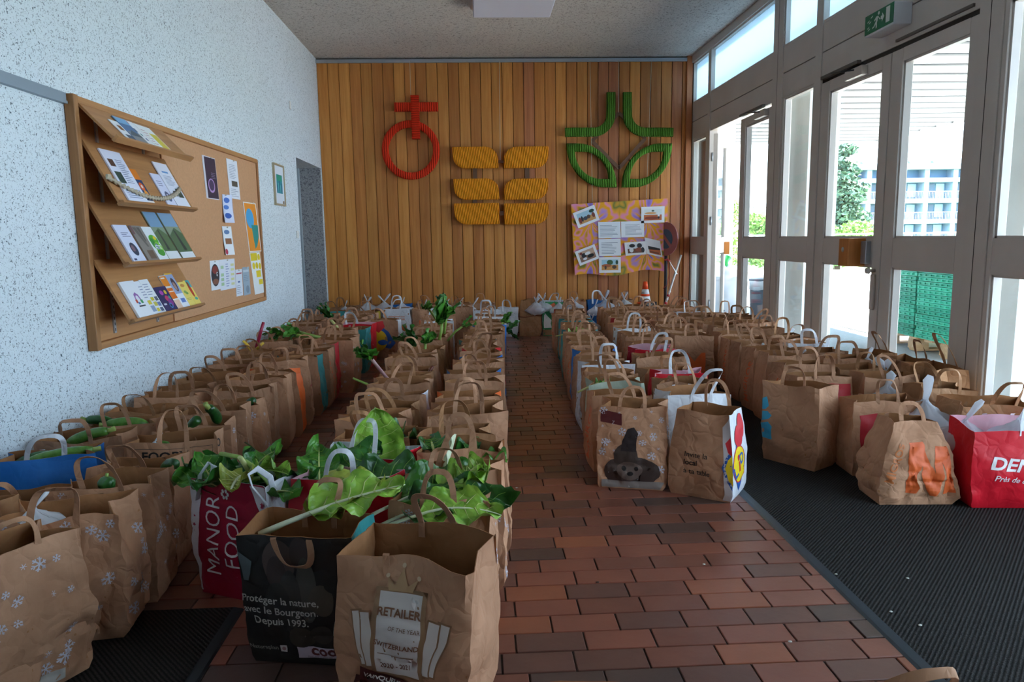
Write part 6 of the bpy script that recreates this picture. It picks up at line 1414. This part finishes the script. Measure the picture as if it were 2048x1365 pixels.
chard(D_[3], 'dark chard leaves in the bag with the red panel', [(-.12, -.02, .40, -10, 45, -70, .14, .12, V_DK, V_ST), (-.06, .0, .39, 60, 25, -50, .14, .1, V_DK, V_ST), (.05, .0, .38, 120, 20, -40, .14, .1, V_MD, V_ST)], at=(0, 0, .38))
def zuc(label, p0, p1, r, mt=V_ZU, bow=.015, name='zucchini', stem=True):
    p0, p1 = Vector(p0), Vector(p1); d = p1 - p0; o = veg(name, label, name, p0)
    sd = d.cross(Vector((0, 0, 1))); sd = sd.normalized() if sd.length > 1e-4 else Vector((1, 0, 0)); up_ = sd.cross(d).normalized()
    n = 12; pts = [d * (i / n) + up_ * bow * math.sin(math.pi * i / n) for i in range(n + 1)]
    rad = [r * (max(.02, math.sin(math.pi * min(.5, .04 + i / n * 1.6)))) ** .6 * (1 - .22 * (i / n)) * (1 if i < n else .75) for i in range(n + 1)]
    rad[0] = r * .25
    MB().tube(pts, rad, 14).build('skin', mt, o)
    if stem: e = d.normalized(); MB().tube([pts[-1], pts[-1] + e * .012, pts[-1] + e * .03], [r * .55, r * .42, r * .48], 6).build('stem', V_ZS, o)
zuc('long green zucchini lying across the blue bag', wl(A[2], -.11, -.02, .385), wl(A[2], .14, .01, .415), .024, V_ZL)
zuc('short zucchini end beside the long one in the blue bag', wl(A[2], -.15, .03, .36), wl(A[2], -.02, .05, .40), .026, V_ZU)
zuc('dark zucchini lying in the tan bag at the picture edge', wl(A[0], -.15, -.04, .38), wl(A[0], .10, -.02, .42), .03, V_ZU)
zuc('second zucchini lower in the tan bag', wl(A[0], -.16, -.07, .32), wl(A[0], .05, -.06, .36), .026, V_ZU)
zuc('black aubergine in the tan bag', wl(A[0], .13, -.05, .37), wl(A[0], -.05, .03, .34), .036, V_AU, .02, 'aubergine')
zuc('dark zucchini behind the blue bag with its stem up', wl(A[3], -.10, 0, .37), wl(A[3], .08, .0, .43), .026, V_ZL)
zuc('curved zucchini, first in the bag by the wall', wl(A[4], -.02, 0, .385), wl(A[4], -.14, .02, .42), .026, V_ZU)
zuc('lighter zucchini, second in the bag by the wall', wl(A[4], .13, -.02, .38), wl(A[4], -.05, -.03, .40), .028, V_ZL)
zuc('stout dark zucchini standing up beside the lettered bag', on_y(437, 848, 3.36), on_y(416, 816, 3.28), .026, V_ZU)
zuc('round zucchini end beside the standing zucchini', on_y(382, 874, 3.28), on_y(397, 838, 3.26), .028, V_ZU, stem=False)
zuc('zucchini end peeking from a snowflake bag in the second row', on_y(495, 822, 3.92), on_y(507, 802, 3.84), .026, V_ZU, stem=False)
zuc('zucchini end in the plain bag next to the lettered one', on_y(330, 945, 2.78), on_y(352, 930, 2.72), .026, V_ZU, stem=False)
zuc('light green zucchini inside the lettered bag', on_y(312, 905, 3.04), on_y(336, 893, 3.02), .024, V_ZL, stem=False)
zuc('small green zucchinis at the bottom of the front snowflake bag', wl(Bq[1], -.1, .0, .26), wl(Bq[1], .1, -.03, .29), .035, V_ZL)
o = veg('sweet_pepper', 'small dark green pepper peeking out of the tall snowflake bag', 'pepper', wl(Bq[3], -.01, .0, .40)); mb = MB(); blob(mb, (0, 0, .012), .028, .026, .026, 6, .12, 14, 10); mb.build('flesh', V_DK, o); MB().tube([(0, 0, .03), (.005, 0, .05)], [.007, .005], 6).build('stem', V_GS, o)
# thin plastic carrier bags with knotted ears
m_film = bpy.data.materials.new('thin_white_film'); m_film.use_nodes = True
_n = m_film.node_tree.nodes; _L = m_film.node_tree.links; _p = _n['Principled BSDF']; _p.inputs['Base Color'].default_value = (.80, .83, .90, 1); _p.inputs['Roughness'].default_value = .28
_t = _n.new('ShaderNodeBsdfTransparent'); _x = _n.new('ShaderNodeMixShader'); _x.inputs[0].default_value = .72
_tl = _n.new('ShaderNodeBsdfTranslucent'); _tl.inputs['Color'].default_value = (.85, .87, .92, 1); _y = _n.new('ShaderNodeMixShader'); _y.inputs[0].default_value = .35
_L.new(_p.outputs[0], _y.inputs[1]); _L.new(_tl.outputs[0], _y.inputs[2])
_L.new(_t.outputs[0], _x.inputs[1]); _L.new(_y.outputs[0], _x.inputs[2]); _L.new(_x.outputs[0], _n['Material Output'].inputs['Surface'])
FILL = [vegmat('fill_red', '9a2c30', 'b84040', .4), vegmat('fill_plum', '4a2438', '6a3a50', .35), vegmat('fill_orange', 'c8642c', 'd88a40', .4), vegmat('fill_green', '4a7a34', '6a9a4a', .4), vegmat('fill_brown', '7a5a48', '94705a', .5)]
def film(label, base, r, seed, ears=2, mt=None, fill=None, tall=1.0):
    q = random.Random(seed); o = veg('plastic_bag', label, 'plastic bag', base, 'plastic bags among the paper bags')
    mb = MB(); nu, nv = 26, 14
    so = Vector((seed, seed * 2.2, 0))
    def f(u, v):
        a = u * 2 * math.pi
        prof = (.25 + 1.15 * math.sin(math.pi * min(1, v * 1.15 + .1)) ** .8) if v < .75 else max(.12, (1 - v) / .25 * .62)
        pl = 1 + (.10 + .30 * v) * math.sin(a * 9 + seed + 2 * noise.noise(Vector((u * 4, v * 3, seed)))) * .5
        d = Vector((math.cos(a), math.sin(a), v))
        k = prof * pl * (1 + .18 * noise.noise(d * 2.3 + so))
        return (r * .8 * k * math.cos(a), r * .8 * k * math.sin(a), (v * 1.5 - .25) * r * tall + .15 * r * noise.noise(d * 3 + so))
    mb.grid(f, nu, nv); mb.build('film', mt or m_film, o)
    if fill is not None:
        for k in range(3):
            mb = MB(); a = q.uniform(0, 6); blob(mb, (math.cos(a) * r * .32, math.sin(a) * r * .32, r * .25), r * .36, r * .36, r * .34, k + seed, .05, 12, 8); mb.build('fruit', FILL[fill], o)
    top = Vector((0, 0, r * 1.22 * tall))
    for e in range(ears):
        a = q.uniform(-.5, .5) + e * math.pi + q.uniform(-.3, .3); L = r * q.uniform(.6, 1.15); tl = q.uniform(.3, .9)
        d = Vector((math.cos(a) * tl, math.sin(a) * tl, 1)).normalized(); sd = Vector((-math.sin(a), math.cos(a), 0))
        mb = MB(); W_ = r * q.uniform(.26, .42)
        pts = [top - d * r * .25, top + d * L * .35, top + d * L * .8 + sd * W_ * .3, top + d * L + sd * W_ * .2]
        mb.tube(pts, [W_ * .35, W_ * .7, W_ * 1.0, W_ * .55], 8, flat=.28); mb.build('ear', mt or m_film, o)
    return o
PX = [  # pixel of the knot, distance, size, ears, filling
    (735, 605, 9.0, .10, 2, None), (690, 613, 9.05, .10, 1, None), (768, 603, 9.0, .12, 2, None), (805, 606, 9.02, .09, 2, None), (850, 610, 9.0, .09, 1, 1), (893, 606, 9.02, .09, 1, None), (920, 604, 9.0, .08, 1, 1), (945, 612, 8.95, .12, 1, 1),
    (1072, 603, 9.05, .11, 3, 0), (1086, 600, 9.1, .10, 3, None), (1118, 606, 9.05, .11, 2, 0), (1150, 603, 9.0, .09, 2, 2), (1210, 598, 9.05, .12, 3, None), (1248, 598, 9.05, .11, 2, 4), (1190, 612, 8.9, .08, 1, None),
    (1183, 640, 7.9, .09, 2, None), (1365, 640, 8.2, .09, 2, None), (1398, 650, 7.4, .10, 3, None), (1440, 632, 8.2, .06, 1, None), (1465, 640, 7.6, .07, 1, None),
    (1530, 668, 6.4, .08, 1, None), (1580, 668, 6.2, .09, 2, None), (1520, 705, 5.2, .07, 1, None), (1600, 715, 4.9, .10, 2, None), (1650, 700, 5.1, .10, 2, None), (1615, 730, 4.7, .07, 1, None), (1735, 715, 4.6, .07, 1, None), (1768, 742, 4.25, .11, 2, 0), (1775, 770, 3.9, .12, 1, 1), (1850, 800, 3.45, .13, 1, 1), (1930, 838, 3.22, .11, 1, 0)]
WH = ['back wall line', 'right corner of the back line', 'rows across the aisle', 'mat block']
nm = {}
for k, (px, py, Y, r, e, fi) in enumerate(PX):
    p = on_y(px, py, Y)
    zone = 0 if py < 620 and px < 1000 else 1 if py < 620 else 2 if px < 1420 else 3
    nm[zone] = nm.get(zone, 0) + 1
    frm = 'from the left' if zone < 2 else 'from the back'
    lb = f'knotted white plastic bag, {ORD[nm[zone] - 1]} {frm} in the {WH[zone]}'
    film(lb, (p.x, p.y, p.z - r * 1.25), r, k + 3, e, None, fi)
# snack packet in the snowflake bag
o = film('clear crackling plastic bag with red sweets in a snowflake bag', wl(Bq[2], -.08, -.02, .33), .075, 51, 1, m_clear, 0)
film('clear plastic bag with pink onions inside the lettered bag', wl(Bq[5], -.08, -.0, .35), .06, 57, 1, m_clear, 1)
film('white plastic bag filling the red bag with white lettering', wl(G_[3], .02, .0, .26), .10, 63, 1)
# ------------------------------------------------------------------ cone, sign and stick by the corner
tcn = empty('traffic_cone', (2.12, 9.12, 0)); tag(tcn, 'orange traffic cone with white bands standing at the back wall', 'traffic cone')
m_co = M('cone_orange', 'f0501e', .4); m_cw = M('cone_white', 'e6e4e6', .35)
MB().box(-.17, .17, -.17, .17, .0005, .03, ch=.008).build('base', m_co, tcn)
zz = [(.145, .03), (.128, .10), (.125, .20)]
def rad(z): return .14 - (z - .03) / .62 * .115
for z0, z1, mt, nm_ in ((.03, .17, m_co, 'cone_body'), (.17, .27, m_cw, 'white_band'), (.27, .41, m_co, 'cone_body'), (.41, .475, m_cw, 'white_band'), (.475, .505, m_co, 'cone_body'), (.505, .565, m_cw, 'white_band'), (.565, .66, m_co, 'cone_body')):
    MB().lathe([(rad(z0), z0), (rad(z1), z1)], 28).build(nm_, mt, tcn)
MB().lathe([(rad(.385) + .004, .385), (rad(.385) + .035, .38), (rad(.39) + .035, .392), (rad(.405) + .002, .405)], 28).build('collar', m_co, tcn)
sg = empty('road_sign', (2.44, 9.33, 0)); tag(sg, 'faded red no-stopping sign with a blue centre on a dark pole', 'road sign')
MB().tube([(0, .02, 0), (0, .02, 1.3)], .022, 12).build('pole', M('pole_dark', '3a3238', .5), sg)
MB().lathe([(.16, 0), (.16, .03), (.03, .05)], 20).build('foot', M('pole_dark', '3a3238', .5), sg)
dsc = empty('disc', (0, 0, 1.19)); dsc.parent = sg; dsc.rotation_euler = (0, 0, math.radians(-62))
N = 36
def dpt(r, a, y): return (r * math.cos(a), y, r * math.sin(a))
mb = MB(); mb.prism([(.215 * math.cos(2 * math.pi * k / N), .215 * math.sin(2 * math.pi * k / N)) for k in range(N)], lambda a, b, k: (a, -.014 + k, b), .012)
mb.build('plate', M('sign_red', 'a8605a', .45), dsc)
mb = MB(); mb.prism([(.125 * math.cos(2 * math.pi * k / N), .125 * math.sin(2 * math.pi * k / N)) for k in range(N)], lambda a, b, k: (a, -.016 + k, b), .002)
mb.build('blue_field', M('sign_blue', '44566a', .45), dsc)
mb = MB(); mb.prism([(-.115, .085), (-.085, .115), (.115, -.085), (.085, -.115)], lambda a, b, k: (a, -.018 + k, b), .002); mb.build('bar', M('sign_red', 'a8605a', .45), dsc)
st = empty('white_stick', (2.30, 9.22, 0)); tag(st, 'white stick wound with red and white tape leaning by the sign pole', 'stick')
p0, p1 = Vector((0, 0, .012)), Vector((.34, .14, .98)); MB().tube([p0, p1], .014, 10).build('shaft', M('stick_white', 'd6cfc6', .5), st)
m_tr = M('tape_red', 'b8343c', .5); m_tw = M('tape_white', 'e6e0e0', .5)
for k in range(9):
    a = p0 + (p1 - p0) * (.10 + k * .05); MB().tube([a, a + (p1 - p0) * .028 + Vector((.004, 0, 0))], .0155 + .002 * (k % 2), 10).build('tape_band', m_tr if k % 2 else m_tw, st)
tp = empty('barrier_tape', (2.44, 9.30, .92)); tag(tp, 'red and white barrier tape knotted round the sign pole', 'tape')
MB().tube([(-.03, -.01, 0), (0, -.03, .01), (.03, -.01, -.01)], .02, 8, flat=.6).build('knot', m_tr, tp)
MB().tube([(.02, -.02, 0), (.06, -.05, -.08), (.12, -.06, -.18)], [.012, .014, .02], 6, flat=.2).build('tail', m_tw, tp)
MB().tube([(.0, -.02, 0), (.03, -.03, -.15), (.0, -.04, -.32), (-.06, -.05, -.36)], [.01, .008, .008, .012], 6, flat=.3).build('tail', m_tr, tp)
# little sign and scraps
kp = MB().box(-.09, .09, -.01, .01, 0, .10, ch=.003).build('card_sign', M('slate_black', '2c2c30', .6), loc=(1.98, 8.32, .375)); tag(kp, 'small black card sign with chalk lettering in a bag across the aisle', 'sign')
mb = MB()
for t, z in (('Pour', .058), ('la rue', .018)):
    v, f = move2d(text2d(t, .045, .008), 0, z); mb.add([(x, -.0108, y) for x, y in v], f)
me = bpy.data.meshes.new('lettering'); me.from_pydata(mb.v, [], mb.f); link('lettering', me, ink('d9d4cc'), kp)
rs_ = random.Random(8)
for k, (px, py) in enumerate(((1840, 1252), (1815, 1158), (1672, 1150), (1782, 1225), (1195, 1166), (1408, 1130), (1033, 977), (1580, 1285))):
    p = on_z(px, py, .013 if px > 1480 else .001); mb = MB(); blob(mb, (0, 0, .002), .0055, .004, .002, k, .3, 8, 6)
    o = mb.build('floor_scrap', ink('c9c9c0' if k != 4 else '3a2c26'), loc=p); tag(o, f'tiny {"dark" if k == 4 else "pale"} scrap, {ORD[k]} of the crumbs on the {"mat" if px > 1480 else "tiles"}', 'scrap', 'scraps on the floor')
